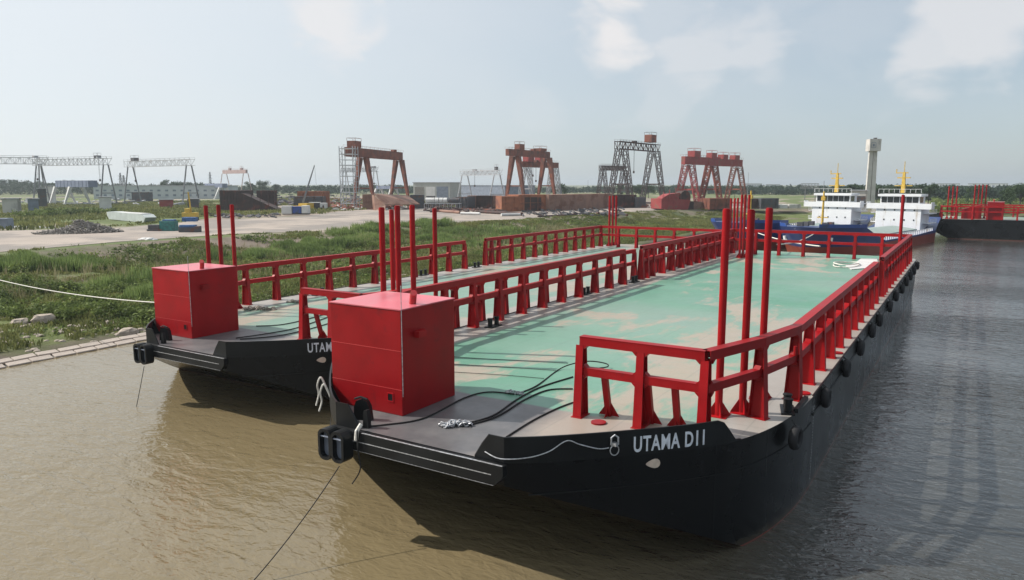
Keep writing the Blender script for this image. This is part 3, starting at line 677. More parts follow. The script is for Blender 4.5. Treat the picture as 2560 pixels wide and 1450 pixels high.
def blades(P, hgt, wid, nb, lean):            # P (n,3) -> triangles
    n = len(P); P = np.repeat(P, nb, 0); m_ = len(P); a = RNG.random(m_)*2*np.pi; h = np.repeat(hgt, nb)*(.55+.6*RNG.random(m_)); w_ = np.repeat(wid, nb)*(.7+.6*RNG.random(m_))
    off = RNG.normal(0, 1, (m_, 2))*np.repeat(wid, nb)[:, None]*1.6; B = P.copy(); B[:, :2] += off
    la = RNG.random(m_)*2*np.pi; ln = h*lean*RNG.random(m_)
    d = np.stack([np.cos(a), np.sin(a), 0*a], -1)*w_[:, None]/2
    top = B+np.stack([np.cos(la)*ln, np.sin(la)*ln, h], -1); mid = B+(top-B)*.55+d*.0; mid[:, 2] += h*.06
    V = np.stack([B-d*.5, B+d*.5, mid+d*.9, top, mid-d*.9], 1).reshape(-1, 3); i = np.arange(m_)[:, None]*5
    return V, i
def blade_obj(name, P, h, w_, nb, lean, m, kind='stuff'):
    V, i = blades(P, h, w_, nb, lean); F1 = np.concatenate([i+0, i+1, i+2, i+3, i+4], 1)
    o = npmesh(name, V, F1, m); tag(o, kind=kind); return o
def scatter(n, cond, x0, x1, y0, y1):
    X = RNG.uniform(x0, x1, n); Y = RNG.uniform(y0, y1, n); k = cond(X, Y); X, Y = X[k], Y[k]; return np.stack([X, Y, height(X, Y)-.03], -1)
tt = lambda X, Y: dseg(X, Y, TOE)/(dseg(X, Y, TOE)+dseg(X, Y, TOP))
onb = lambda X, Y: inside(X, Y, TOE) & ~inside(X, Y, TOP)
P = scatter(95000, lambda X, Y: onb(X, Y) & (vnoise(X, Y, 6, 5)*.6+vnoise(X, Y, 2.2, 6)*.4 > .30+.33*(tt(X, Y) > .74)*(X < 150)+.2*(tt(X, Y) > .74)*(X >= 150)) & (tt(X, Y) > .05), 10, 330, 66, 140)
o = blade_obj('grass', P, np.full(len(P), .55)*(.5+vnoise(P[:, 0], P[:, 1], 8, 9)), np.full(len(P), .17), 5, .6, GRS)
def ell(c, rx, ry): return lambda X, Y: ((X-c[0])/rx)**2+((Y-c[1])/ry)**2+(vnoise(X, Y, 4, 12)-.5)*2.0+(vnoise(X, Y, 1.3, 13)-.5)*1.8+(RNG.random(X.shape)-.5)*.9 < .8
reedsp = []
for px, py, rx, ry, n in ((60, 690, 9, 3.5, 900), (160, 685, 6, 3, 500), (700, 640, 11, 4, 1500), (820, 625, 14, 4, 2200), (1130, 598, 14, 5, 1700), (1180, 610, 16, 4, 1500), (1060, 590, 10, 4, 600), (330, 700, 6, 4, 350), (380, 740, 4, 2.5, 350), (1240, 590, 16, 5, 900), (950, 600, 16, 4, 1100)):
    c = G(px, py, 1.4); reedsp.append(scatter(n*3, ell(c, rx, ry), c.x-rx*1.5, c.x+rx*1.5, c.y-ry*1.5, c.y+ry*1.5))
P = np.concatenate(reedsp); o = blade_obj('reeds', P, .7+1.7*vnoise(P[:, 0], P[:, 1], 3.5, 15), np.full(len(P), .13), 6, .35, REED)
def leaves(C, rad, n, size, flat=.75):        # leaf cards round centres
    k = len(C); C = np.repeat(C, n, 0); rd = np.repeat(rad, n); m_ = len(C); d = RNG.normal(0, 1, (m_, 3)); d /= np.linalg.norm(d, axis=1)[:, None]; r = rd*(RNG.random(m_)**.45)
    p = C+d*r[:, None]*np.array([1, 1, flat]); u = RNG.normal(0, 1, (m_, 3)); u /= np.linalg.norm(u, axis=1)[:, None]; v = np.cross(u, d+.01); v /= np.linalg.norm(v, axis=1)[:, None]+1e-9
    s = (size*(.6+.8*RNG.random(m_)))[:, None]; V = np.stack([p-u*s, p-v*s*.55, p+u*s, p+v*s*.55], 1).reshape(-1, 3); i = np.arange(m_)[:, None]*4
    return V, np.concatenate([i, i+1, i+2, i+3], 1)
P = scatter(30000, lambda X, Y: onb(X, Y) & (vnoise(X, Y, 12, 21)*.7+vnoise(X, Y, 4, 22)*.3 +RNG.random(X.shape)*.16 > .56) & (tt(X, Y) > .06) & (tt(X, Y) < .9), 20, 260, 70, 136)
rd = .25+.85*RNG.random(len(P))**2*(1.2-.5*(P[:, 0] > 120)); P[:, 2] += rd*.3
big = [(G(random.uniform(-60, 420), random.uniform(665, 790), 1.2)) for _ in range(46)]+[(G(random.uniform(600, 1240), random.uniform(600, 680), 1.2)) for _ in range(34)]
big = np.array([(p.x+random.uniform(-2, 2)*k, p.y+random.uniform(-2, 2)*k, float(height(np.array([p.x]), np.array([p.y]))[0])+.5) for p in big if 70 < p.y < 126 for k in (0, .6, 1)])
P = np.concatenate([P, np.repeat(big, 8, 0)+RNG.normal(0, .35, (len(big)*8, 3))]); rd = np.concatenate([rd, np.full(len(big)*8, .75)])
V, F1 = leaves(P, rd, 22, .17); tag(npmesh('shrubs', V, F1, BUSH), kind='stuff')
P = scatter(2600, lambda X, Y: onb(X, Y) & (vnoise(X, Y, 9, 51) > .55) & (tt(X, Y) > .3) & (tt(X, Y) < .8), 25, 200, 80, 130)
blade_obj('dry_stalks', P, np.full(len(P), 1.7), np.full(len(P), .07), 5, .45, leaf_mat('dry_stalk', (.16, .14, .07), (.38, .34, .20)))
# a dark hedge and rough meadow on the far side of the yard
P = scatter(26000, lambda X, Y: inside(X, Y, TOP) & (vnoise(X, Y, 40, 31)*.6+vnoise(X, Y, 9, 32)*.4 > .40), 80, 420, 190, 420)
def notyard(P):
    bx = np.array([[p[0], p[1]] for p in [(-40, 134)]+edge+back]); c = np.zeros(len(P), bool); j = len(bx)-1
    for i in range(len(bx)):
        xi, yi = bx[i]; xj, yj = bx[j]; c ^= ((yi > P[:, 1]) != (yj > P[:, 1])) & (P[:, 0] < (xj-xi)*(P[:, 1]-yi)/(yj-yi+1e-9)+xi); j = i
    return P[~c]
P = notyard(P); blade_obj('meadow', P, np.full(len(P), 1.1)*(.4+vnoise(P[:, 0], P[:, 1], 15, 33)), np.full(len(P), .6), 3, .6, GRS)
hc = [G(px, py) for px, py in ((110, 540), (140, 538), (170, 537), (195, 537), (225, 536), (245, 535), (90, 542))]
C = np.array([[p.x+random.uniform(-5, 5), p.y+random.uniform(-5, 5), 4.6+random.random()*.8] for p in hc for _ in range(14)]); V, F1 = leaves(C, np.full(len(C), 1.9), 60, .4); tag(npmesh('hedge', V, F1, BUSH), kind='stuff')
# trees
BARK = mat('bark', (.06, .045, .035), .9, var=.3, scale=2)
def tree_meshes(seed, h, wd, m):
    rs = np.random.default_rng(seed); lobes = []; tb = MB(); tb.tube([(0, 0, 0), (.1, .05, h*.3), (0, .1, h*.6)], .05*h*.5, 7, r2=.04*h*.4)
    for k in range(15):
        a = rs.random()*6.28; rr = wd*.5*rs.random()**.6; z = h*(.28+.62*rs.random()); rr *= 1-.55*abs(z/h-.5)*1.6; c = (math.cos(a)*rr, math.sin(a)*rr, z); lobes.append((c, wd*(.14+.14*rs.random())))
        tb.tube([(0, .05, h*.3*(1+rs.random()*.6)), c], .012*h, 4, r2=.006*h)
    V, F1 = leaves(np.array([c for c, r in lobes]), np.array([r for c, r in lobes]), 110, h*.032, .85)
    me = npmesh('crown', V, F1, m); d = me.data; bpy.data.objects.remove(me); return tb.mesh('trunk', BARK), d
TV = [tree_meshes(s, 12, wd, TREEM) for s, wd in ((1, 9), (2, 7.5), (3, 11), (4, 6))]
def tree(p, h, k, label, group='trees along the skyline', ws=1.0):
    r = empty('tree', p, random.random()*6, label, 'tree', group); s = h/12
    for nm, me in zip(('trunk', 'crown'), TV[k]):
        o = bpy.data.objects.new(nm, me); COL.objects.link(o); o.parent = r; o.scale = (s*ws, s*ws, s)
    return r
# far woods that read as one mass, by bearing and distance
Cs = []; rads = []
def woods(px0, px1, D0, D1, ytop, n, jit=5, r=3.2):
    for i in range(n):
        px = px0+(px1-px0)*random.random(); D = random.uniform(D0, D1); t_ = (px-px0)/(px1-px0)
        yt = np.interp(t_, np.linspace(0, 1, len(ytop)), ytop)+ (vnoise(np.array([px]), np.array([D*.02]), 14, 44)[0]-.5)*jit*2
        zt = ZT(px, yt, D); z = random.uniform(4, 1)*0+4+(max(zt, 6)-4)*random.random()**.55; p = A(px, D, z-r*.7); Cs.append(tuple(p)); rads.append(r*(.7+.6*random.random()))
woods(-150, 560, 900, 1100, (450, 449, 455, 457, 462, 466), 1300, 3)
woods(300, 1060, 850, 1000, (468, 452, 464, 462, 460, 463), 1200, 3)
woods(1000, 1720, 900, 1100, (464, 466, 466, 465, 463), 1200, 2.5)
woods(1650, 2150, 800, 950, (463, 462, 463, 466), 900, 2.5)
woods(2080, 2700, 560, 700, (463, 460, 462, 464, 462, 458), 1700, 3, 2.6)
V, F1 = leaves(np.array(Cs), np.array(rads), 26, .95, .8); tag(npmesh('distant_woods', V, F1, FARM), kind='stuff')
# bushes on the far right bank
Cs = []; rads = []
for i in range(420):
    px = random.uniform(2330, 2640); D = random.uniform(340, 540); p = A(px, D, 4.4+random.random()*1.6)
    if vnoise(np.array([p.x]), np.array([p.y]), 25, 71)[0] > .45: Cs.append(tuple(p)); rads.append(random.uniform(1.2, 2.6))
V, F1 = leaves(np.array(Cs), np.array(rads), 60, .45, .8); tag(npmesh('bank_scrub', V, F1, BUSH), kind='stuff')
DW = {0: 'round', 1: 'slim', 2: 'broad', 3: 'narrow'}
for i, (px, D, yt, k, lab) in enumerate([(168, 880, 447, 2, 'round dark tree above the long white building, left of the second grey gantry'), (412, 800, 447, 0, 'tall round tree rising above the long grey building between the grey gantry legs'),
    (436, 800, 452, 1, 'small tree just right of the tall round tree above the grey building'), (456, 800, 455, 3, 'slim pointed tree near the right leg of the second grey gantry'),
    (655, 760, 448, 2, 'broad tree behind the small pale far gantry'), (625, 770, 452, 0, 'tree seen through the frame of the small pale far gantry'), (690, 800, 458, 1, 'low tree above the dark hull section on the left'),
    (1402, 560, 455, 2, 'dark round tree right of the twin rust red gantries'), (1552, 600, 458, 1, 'tree between the legs of the small dark gantry'), (1590, 620, 461, 0, 'tree low between the two lattice legs'), (1622, 600, 458, 2, 'broad tree behind the right lattice leg of the dark gantry'), (1600, 640, 459, 1, 'tree seen inside the dark gantry frame'),
    (1838, 620, 463, 0, 'small tree right of the red double gantry'), (2127, 520, 459, 3, 'tree left of the concrete tower, behind the left white wheelhouse'), (2143, 520, 460, 1, 'tree close to the left side of the concrete tower'), (2195, 500, 460, 2, 'round tree directly right of the concrete tower'), 
    (2222, 520, 462, 0, 'dense tree left of the right ship mast'), (2243, 510, 461, 1, 'tree behind the right ship mast'), (2283, 460, 456, 2, 'large round tree right of the right ship mast'), (2300, 480, 460, 3, 'narrow tree beside the large round tree on the right bank'), (2324, 450, 455, 0, 'tall round tree above the far black barge stern'), (2375, 480, 460, 1, 'tree on the far right bank left of the red poles'),
    (2440, 430, 458, 2, 'wide tree behind the far barge red poles'), (2530, 380, 457, 0, 'bushy green tree at the right edge of the picture'), (2555, 370, 453, 2, 'tallest green tree cut by the right edge')]):
    h = ZT(px, yt, D)-4; tree(A(px, D, 4), h, k, lab, ws=1.0 if D > 500 else .9)
# rocks and rubble on the foreshore
STONE = mat('stone', (.34, .29, .24), .95, var=.25, scale=3, bump=.5, bscale=5)
def rock_mb(c, r, seed):
    rs = random.Random(seed); mb = MB(); n = 7; rings = []
    for j, (zz, q) in enumerate(((0, 1), (.45, .95), (.8, .6))):
        rings.append([(c[0]+math.cos(6.283*i/n)*r*q*(.75+rs.random()*.5), c[1]+math.sin(6.283*i/n)*r*q*(.6+rs.random()*.5), c[2]+zz*r*.7) for i in range(n)])
    vs = sum(rings, []); fs = [tuple(reversed(range(n)))]+[(j*n+i, j*n+(i+1) % n, (j+1)*n+(i+1) % n, (j+1)*n+i) for j in range(2) for i in range(n)]+[tuple(2*n+i for i in range(n))]
    return mb.add(vs, fs)
mb = MB()
for i in range(750):
    x, y = random.uniform(25, 110), random.uniform(69.5, 88); z = float(height(np.array([x]), np.array([y]))[0]); s = rock_mb((x, y, z-.05), random.uniform(.12, .5), i); mb.add(s.v, s.f)
tag(mb.build('foreshore_rubble', STONE), kind='stuff')
for i, (px, py, r_, lab) in enumerate(((50, 808, 1.0, 'large pale stone block on the grassy foreshore, leftmost of the two'), (108, 802, 1.3, 'large pale stone block on the grassy foreshore, right of the other'), (318, 822, 1.0, 'flat pale stone on the foreshore near the left barge box'))):
    p = G(px, py, .8); p.z = float(height(np.array([p.x]), np.array([p.y]))[0]); tag(rock_mb(p, r_, 900+i).build('boulder', STONE), lab, 'rock', 'pale stones on the foreshore')
# ------------------------------------------------------------------ gantry cranes
def truss(mb, a, b, w_, h, n, t=.18):          # box truss girder from a to b (top chord level)
    a = Vector(a); b = Vector(b); d = (b-a).normalized(); s = Vector((-d.y, d.x, 0)).normalized()*w_/2; Z = Vector((0, 0, -h))
    for o in (s, -s, s+Z, -s+Z): mb.bar(a+o, b+o, t*1.3)
    for i in range(n):
        p = a.lerp(b, i/n); q = a.lerp(b, (i+1)/n)
        for o in (s, -s):
            mb.bar(p+o, p+o+Z, t*.8); mb.bar(p+o+(Z if i % 2 else Vector()), q+o+(Vector() if i % 2 else Z), t*.8)
        mb.bar(p+s, q-s, t*.6)
def lattice_leg(mb, p, q, w0, w1, n, t=.14):
    p = Vector(p); q = Vector(q); d = (q-p).normalized(); s = d.cross(Vector((0, 1, 0)) if abs(d.y) < .8 else Vector((1, 0, 0))).normalized(); u = d.cross(s).normalized()
    cs = [(a, b) for a, b in ((-1, -1), (1, -1), (1, 1), (-1, 1))]
    def c(k, f): w_ = (w0+(w1-w0)*f)/2; return p.lerp(q, f)+s*cs[k % 4][0]*w_+u*cs[k % 4][1]*w_
    for k in range(4): mb.bar(c(k, 0), c(k, 1), t)
    for i in range(n):
        for k in range(4):
            mb.bar(c(k+(i % 2), i/n), c(k+1-(i % 2), (i+1)/n), t*.7)
            mb.bar(c(k, i/n), c(k+1, i/n), t*.6)
def gantry(label, L_, R_, bh, M1, M2=None, style='box', leg='box', gw=2.2, spread=9, top=2.2, lt=.9, fl=.04, fr=.96, house=None, rails=True, hoists=1, group='gantry cranes over the shipyard', cable=True, zg=4.0, trolley=.3, nseg=16, twist=0.0):
    M2 = M2 or M1; (pl, yl, Dl), (pr, yr, Dr) = L_, R_
    a = A(pl, Dl, ZT(pl, yl, Dl)); b = A(pr, Dr, ZT(pr, yr, Dr)); zt = (a.z+b.z)/2; a.z = b.z = zt
    c = (a+b)/2; root = empty('gantry_crane', (c.x, c.y, zg), 0, label, 'crane', group)
    a = a-Vector((c.x, c.y, zg)); b = b-Vector((c.x, c.y, zg)); d = (b-a).normalized(); s = Vector((-d.y, d.x, 0)); zt = a.z
    mb = MB()
    if style == 'box':
        mid = Vector((0, 0, -bh/2)); mb.bar(a+mid, b+mid, gw*.8, bh)
        for k in range(9): p = a.lerp(b, (k+.5)/9)+mid; mb.bar(p-s*gw*.42, p+s*gw*.42, .12, bh*1.02)
    else: truss(mb, a, b, gw, bh, nseg, .30 if M1 is RUSTD else .20)
    g = mb.build('girder', M1, root)
    if rails:
        mb = MB()
        for q in (1, -1):
            o = s*gw*.55*q
            mb.bar(a+o+Vector((0, 0, 1.0)), b+o+Vector((0, 0, 1.0)), .07)
            for k in range(15): p = a.lerp(b, k/14)+o; mb.bar(p, p+Vector((0, 0, 1.0)), .07)
        mb.build('handrail', M2, g)
    for f in (fl, fr):
        p = a.lerp(b, f); p.z = zt-bh; m2 = MB()
        for q in (1, -1):
            t_ = p+s*q*top/2; ft = Vector((p.x, p.y, .9))+s*q*spread/2; lm_ = MB()
            if leg == 'box': lm_.bar(ft, t_, lt*.6, w2=lt*1.35)
            elif leg == 'pipe': lm_.tube([ft, t_], lt*.3, 8)
            else: lattice_leg(lm_, ft, t_, lt, lt*1.3, 9, .17*lt)
            lm_.build('leg', M2, root); m2.cbox(ft-Vector((0, 0, .45)), (1.6, 1.6, .9))
        h_ = .35 if leg != 'pipe' else .25
        zt_ = zt-bh; m2.bar(Vector((p.x, p.y, .9+zt_*h_))+s*(spread/2)*(1-h_), Vector((p.x, p.y, .9+zt_*h_))-s*(spread/2)*(1-h_), lt*.35)
        m2.bar(Vector((p.x, p.y, .7))+s*spread/2, Vector((p.x, p.y, .7))-s*spread/2, lt*.5)
        m2.build('sill_beam', M2, root)
    for k, (f, w_, h_, up, Mh) in enumerate(house or []):
        p = a.lerp(b, f)+Vector((0, 0, up)); mb = MB(); hw = w_/2
        v = [p+d*x+s*y for x, y in ((-hw, -hw*.7), (hw, -hw*.7), (hw, hw*.7), (-hw, hw*.7))]
        mb.add([(*q[:2], p.z) for q in v]+[(*q[:2], p.z+h_) for q in v], [(0, 3, 2, 1), (4, 5, 6, 7), (0, 1, 5, 4), (1, 2, 6, 5), (2, 3, 7, 6), (3, 0, 4, 7)])
        hs = mb.build('winch_house', Mh, root)
        mb = MB(); 
        for q in range(4): mb.bar((*v[q][:2], p.z+h_), (*v[q][:2], p.z+h_+1.3), .12); mb.bar((*v[q][:2], p.z+h_+1.3), (*v[(q+1) % 4][:2], p.z+h_+1.3), .12)
        mb.build('roof_frame', M1, hs)
    if cable:
        p = a.lerp(b, trolley); mb = MB().cbox(p+Vector((0, 0, .5)), (2.2, 2.2, 1.0)); tr = mb.build('trolley', M1, root)
        mb = MB(); 
        for q in (-.3, .3): mb.tube([p+d*q, p+d*q-Vector((0, 0, zt*.45))], .06, 4)
        mb.build('hoist_rope', ROPEB, tr); MB().cbox(p-Vector((0, 0, zt*.45+.5)), (.7, .7, 1.2)).build('hook_block', RUSTD, tr)
    return root
LEGD = mat('dark_brown_crane', (.05, .035, .035), .7, var=.3, scale=.5)
GREYL = mat('pale_grey_crane', (.40, .41, .43), .6, var=.2, scale=.5, col2=(.2, .15, .12), c2amt=.15, c2scale=.5)
GRD = mat('grey_crane', (.17, .175, .19), .6, var=.3, scale=.5)
REDC = mat('red_crane', (.27, .035, .035), .6, var=.25, scale=.4, col2=(.2, .07, .05), c2amt=.25, c2scale=.4)
PINK = mat('faded_crane', (.36, .26, .25), .7, var=.2, scale=.5)
BLG = mat('blue_grey_crane', (.16, .19, .27), .6, var=.2, scale=.5)
gantry('long pale grey lattice gantry crane cut off by the left edge of the picture', (-190, 392, 520), (125, 394, 500), 3.6, GREYL, GRD, 'truss', 'pipe', 3, 11, 3, 1.3, .06, .93, trolley=.9, nseg=26)
gantry('pale grey lattice gantry crane second from left, above the low blue frames', (92, 395, 500), (278, 400, 455), 3.4, GREYL, GRD, 'truss', 'pipe', 3, 10, 3, 1.3, .05, .95, trolley=.86, nseg=18, house=[(.85, 3, 1.6, 0, DKGREY)])
gantry('free standing grey lattice gantry crane with a dark trolley at its left end', (320, 398, 500), (484, 405, 440), 3.2, GREYL, GRD, 'truss', 'pipe', 3, 10, 3, 1.3, .06, .95, trolley=.13, nseg=18, house=[(.14, 4, 2.0, 0, DKGREY)])
gantry('small faded pink gantry crane far away behind the dark steel hull section', (560, 424, 700), (618, 426, 660), 3, PINK, PINK, 'box', 'pipe', 2.2, 11, 4, 1.1, .04, .96, house=[(.3, 2.5, 1.6, 0, PINK), (.8, 2.5, 1.6, 0, PINK)], cable=False)
gantry('low blue grey gantry with white legs in front of the white block, far left', (150, 451, 470), (232, 452, 440), 3.4, BLG, OFFW, 'box', 'box', 6, 13, 6, 1.2, .04, .5, cable=False, rails=False, group='low blue gantries')
gantry('low blue grey gantry with white legs beside the dark steel hull section', (518, 459, 620), (562, 459, 590), 3.0, BLG, OFFW, 'box', 'box', 5, 13, 5, 1.2, .04, .9, cable=False, rails=False, group='low blue gantries')
gantry('low blue grey gantry with white legs seen under the large rust red crane', (945, 464, 540), (988, 465, 520), 2.2, BLG, OFFW, 'box', 'box', 4, 10, 4, 1.0, .04, .9, cable=False, rails=False, group='low blue gantries')
gantry('largest rust red gantry crane with tapered box legs beside a scaffold tower', (868, 365, 345), (1004, 383, 400), 4.2, RUST, RUST, 'box', 'box', 2.6, 11, 3.2, 1.6, .27, .95, house=[(.13, 6, 3, 0, RUST)], trolley=.85)
gantry('thin grey gantry crane standing behind the largest rust red crane', (858, 419, 520), (944, 421, 500), 2.6, GRD, GREYL, 'truss', 'pipe', 2.4, 10, 3, 1.0, .06, .94, trolley=.9)
gantry('light grey gantry crane in front of the grey warehouse', (1155, 425, 470), (1251, 429, 430), 2.6, GREYL, GREYL, 'truss', 'pipe', 2.6, 11, 4, 1.2, .08, .92, trolley=.35, house=[(.9, 2, 2, 0, DKGREY)])
gantry('rust red gantry crane with a cabin on its left end, over the brown hull blocks', (1268, 374, 400), (1371, 378, 440), 3.6, RUST, RUST, 'box', 'box', 2.6, 12, 3.5, 1.9, .18, .95, house=[(.28, 5, 3, 0, RUST), (.78, 7, 1.6, 0, RUST)], trolley=.6)
gantry('shorter red gantry crane with two winch houses, behind the cabin topped rust crane', (1302, 404, 440), (1393, 406, 470), 3.4, RUST, GREYS, 'box', 'lattice', 2.6, 10, 3.2, 1.8, .14, .9, house=[(.2, 6, 3, 0, REDC), (.52, 6, 3, 0, REDC)], trolley=.4)
gantry('tall dark lattice gantry crane with a brown cabin on top at its right end', (1541, 354, 380), (1642, 362, 420), 3.6, RUSTD, LEGD, 'truss', 'lattice', 3, 13, 3.4, 2.0, .10, .90, house=[(.80, 6, 4, 1, RUST)], trolley=.4)
gantry('small dark lattice gantry crane half hidden behind the tall dark one', (1500, 413, 430), (1564, 417, 440), 2.4, RUSTD, LEGD, 'truss', 'lattice', 2.6, 11, 2.4, 1.4, .1, .92, cable=False)
gantry('red gantry crane, left half of the joined looking red pair', (1706, 392, 390), (1792, 394, 420), 4.0, REDC, REDC, 'box', 'lattice', 2.8, 12, 3.4, 2.2, .15, .82, house=[(.30, 6, 3, 0, REDC)], cable=False)
gantry('red gantry crane, right half of the joined looking red pair', (1766, 394, 410), (1850, 402, 440), 3.8, REDC, RUST, 'box', 'lattice', 2.8, 12, 3.4, 2.0, .14, .88, house=[(.12, 5, 3, 0, REDC), (.45, 5, 2.4, 0, REDC), (.80, 5, 2.4, 0, REDC)], trolley=.3)
# scaffold tower
p = A(874, 340); sc_ = empty('scaffold_tower', p, VA(874)-.4, 'tall grey scaffold tower on the left of the largest rust red crane', 'scaffold'); H = ZT(880, 366, 340)-4
mb = MB(); hw = 3.1
for x in (-hw, 0, hw):
    for y in (-hw, hw): mb.bar((x, y, 0), (x, y, H), .28)
for k in range(int(H/2.4)):
    z = k*2.4; mb.bar((-hw, -hw, z), (-hw, hw, z), .2); mb.bar((hw, -hw, z), (hw, hw, z), .2)
    for y in (-hw, hw): mb.bar((-hw, y, z), (hw, y, z), .2); mb.bar((-hw if k % 2 else 0, y, z), (0 if k % 2 else -hw, y, z+2.4), .15)
mb.build('scaffold_frame', GALV, sc_)
mb = MB()
for k in (1, 3, 4, 6, 8, 10, 11): mb.box((-hw, -hw, k*2.4), (hw*random.choice((.2, 1)), hw, k*2.4+.25))
mb.build('platform', OFFW, sc_)
# crawler crane with a raised boom
p = A(752, 330); cc = empty('mobile_crane', p, 0, 'orange mobile crane with its thin dark boom raised to the right', 'crane')
b_ = A(788, 330, ZT(788, 413, 330))-p; mb = MB(); mb.bar((0, 0, 1.5), b_, 1.0, w2=.35); mb.build('boom', GRD, cc)
mb = MB().cbox((.5, -2.2, 1.8), (4, 5, 2.2)); mb.cbox((-1.5, 1.5, 1.2), (4.5, 3, 1.2)); mb.build('crane_body', YEL, cc)
MB().tube([b_, b_+Vector((0, -.6, -8))], .05, 4).build('hoist_rope', ROPEB, cc)
# ------------------------------------------------------------------ buildings
def block(name, label, cat, px0, px1, D, ytop, M_, depth=12, D2=None, zg=4.0, roof=None, openings=(), group=None, rM=None, over=.4, hgt=None):
    a = A(px0, D, zg); b = A(px1, D2 or D, zg); H = hgt or ZT(px0, ytop, D)-zg; c = a; d = (b-a); Ln = d.length; rz = math.atan2(d.y, d.x)
    root = empty(name, a, rz, label, cat, group)
    MB().box((0, 0, 0), (Ln, depth, H)).build('wall', M_, root)
    MB().box((-over, -over, H), (Ln+over, depth+over, H+.35)).build('roof', rM or GREYS, root)
    for (f0, f1, z0, z1, Mo) in openings:
        MB().box((f0*Ln, -.08, z0*H), (f1*Ln, .25, z1*H)).build('window' if z0 > .02 else 'doorway', Mo, root)
    return root
rep = lambda n, w_, z0, z1, M_: [((i+.5-w_/2)/n, (i+.5+w_/2)/n, z0, z1, M_) for i in range(n)]
block('long_building', 'long low pale grey two storey works building behind the left grey gantries', 'building', 232, 560, 640, 465, PALEG, 30, 600, openings=rep(17, .4, .58, .72, SLATE)+rep(17, .4, .2, .36, SLATE))
block('white_block', 'small cream two storey block beside the left blue frames', 'building', 111, 137, 520, 466, OFFW, 12, openings=((0.05, .95, .45, .55, CONC),))
block('grey_warehouse', 'plain slate grey warehouse right of the open steel shed', 'warehouse', 1122, 1262, 620, 464, SLATE, 30, 560, rM=SLATE)
block('open_shed', 'open fronted shed with pale frame and dark bays behind the white tanks', 'shed', 1033, 1124, 480, 457, mat('shed_pale', (.42, .43, .40), .8, var=.1, scale=.3), 20, 470, openings=((.04, .30, 0.02, .78, mat('tan_panel', (.20, .19, .17), .8)), (.36, .60, .3, .78, OFFW), (.36, .60, 0.02, .3, DKGREY), (.64, .96, 0.02, .80, SLATE)))
block('brick_house', 'low grey flat roofed building between the two white ship wheelhouses', 'building', 2128, 2170, 330, 477, CONC, 9, openings=((.3, .9, .3, .75, DKGREY),))
for i, (px0, px1, D, y, l) in enumerate(((1858, 1905, 1500, 459, 'hazy flat topped building on the horizon, left one'), (1915, 1950, 1500, 461, 'hazy low building on the horizon beside the flat topped one'), (2340, 2400, 1300, 459, 'hazy flat block on the horizon above the right bank, left one'), (2420, 2520, 1300, 459, 'hazy wide block on the horizon above the right bank, right one'), (0, 14, 1200, 449, 'hazy tower block at the left edge of the skyline'), (24, 46, 1200, 450, 'hazy squat block on the left skyline'))):
    block('distant_building', l, 'building', px0, px1, D, y, PALEG, 20, openings=rep(7, .4, .5, .8, SLATE), group='hazy buildings on the horizon')
# billboard frame
p = A(2003, 500); q = A(2047, 500); z0, z1 = ZT(2003, 471, 500), ZT(2003, 459, 500); mb = MB()
for k in range(13): r_ = p.lerp(q, k/12); mb.bar((r_.x, r_.y, z0), (r_.x, r_.y, z1), .3)
for z in (z0, (z0+z1)/2, z1): mb.bar((p.x, p.y, z), (q.x, q.y, z), .3)
for k in (3, 10): r_ = p.lerp(q, k/12); mb.bar((r_.x, r_.y, 4), (r_.x, r_.y, z0), .4)
tag(mb.build('sign_frame', GRD), 'bare steel sign frame on the horizon left of the ships', 'sign frame')
# concrete tower
p = A(2177, 400); tw = empty('concrete_tower', p, VA(2177)+.35, 'tall concrete tower with a boxy head between the two white ships', 'tower')
H = ZT(2182, 378, 400)-4; H2 = ZT(2182, 348, 400)-4
mb = MB()
for x in (-1, 1): mb.bar((0, x*1.2, 0), (0, x*.95, H), 2.0, 1.7, w2=1.7, h2=1.4, up=(1, 0, 0))
mb.bar((.6, 0, 0), (.6, 0, H), 1.6, 1.4, w2=1.4, h2=1.2, up=(1, 0, 0)); mb.build('shaft', CONC, tw)
hd = MB().box((-2.6, -2.6, H), (2.6, 2.6, H2)).build('head', CONC, tw); MB().cbox((0, -.6, H2+.3), (1.6, 1.2, .7)).build('roof_hatch', DKGREY, hd)
mb = MB()
for a_, b_ in (((-2.66, -.3, H+1.6), (-2.6, -.1, H2-1.6)), ((-2.66, 1.7, H+1.6), (-2.6, 1.9, H2-1.6)), ((-2.66, -.3, H2-1.8), (-2.6, 1.9, H2-1.6)), ((-2.66, -.3, H+1.6), (-2.6, 1.9, H+1.8))): mb.box(a_, b_)
mb.box((-2.65, .4, H+2.2), (-2.6, 1.2, H2-2.4)); mb.build('window', SLATE, hd)
# masts and pylons
for px, D, y, l in ((302, 900, 432, 'thin pylon between the second and third grey gantries'), (526, 1000, 430, 'very faint pylon left of the faded pink gantry'), (310, 850, 438, 'thin pole next to the pylon between grey gantries'), (1870, 700, 431, 'thin mast right of the red gantry pair'), (1470, 900, 450, 'thin mast between the rust and dark cranes'), (2060, 500, 452, 'thin aerial post right of the sign frame')):
    p = A(px, D); H = ZT(px, y, D)-4; mb = MB()
    if 'pylon' in l:
        lattice_leg(mb, (0, 0, 0), (0, 0, H), 3.2, .8, 9, .3)
        for f in (.7, .85): mb.bar((-3, 0, H*f), (3, 0, H*f), .3)
    else: mb.tube([(0, 0, 0), (0, 0, H)], .22, 6, r2=.12)
    o = mb.build('pylon' if 'pylon' in l else 'mast', GRD); o.location = p; tag(o, l, 'mast', 'thin masts on the skyline')
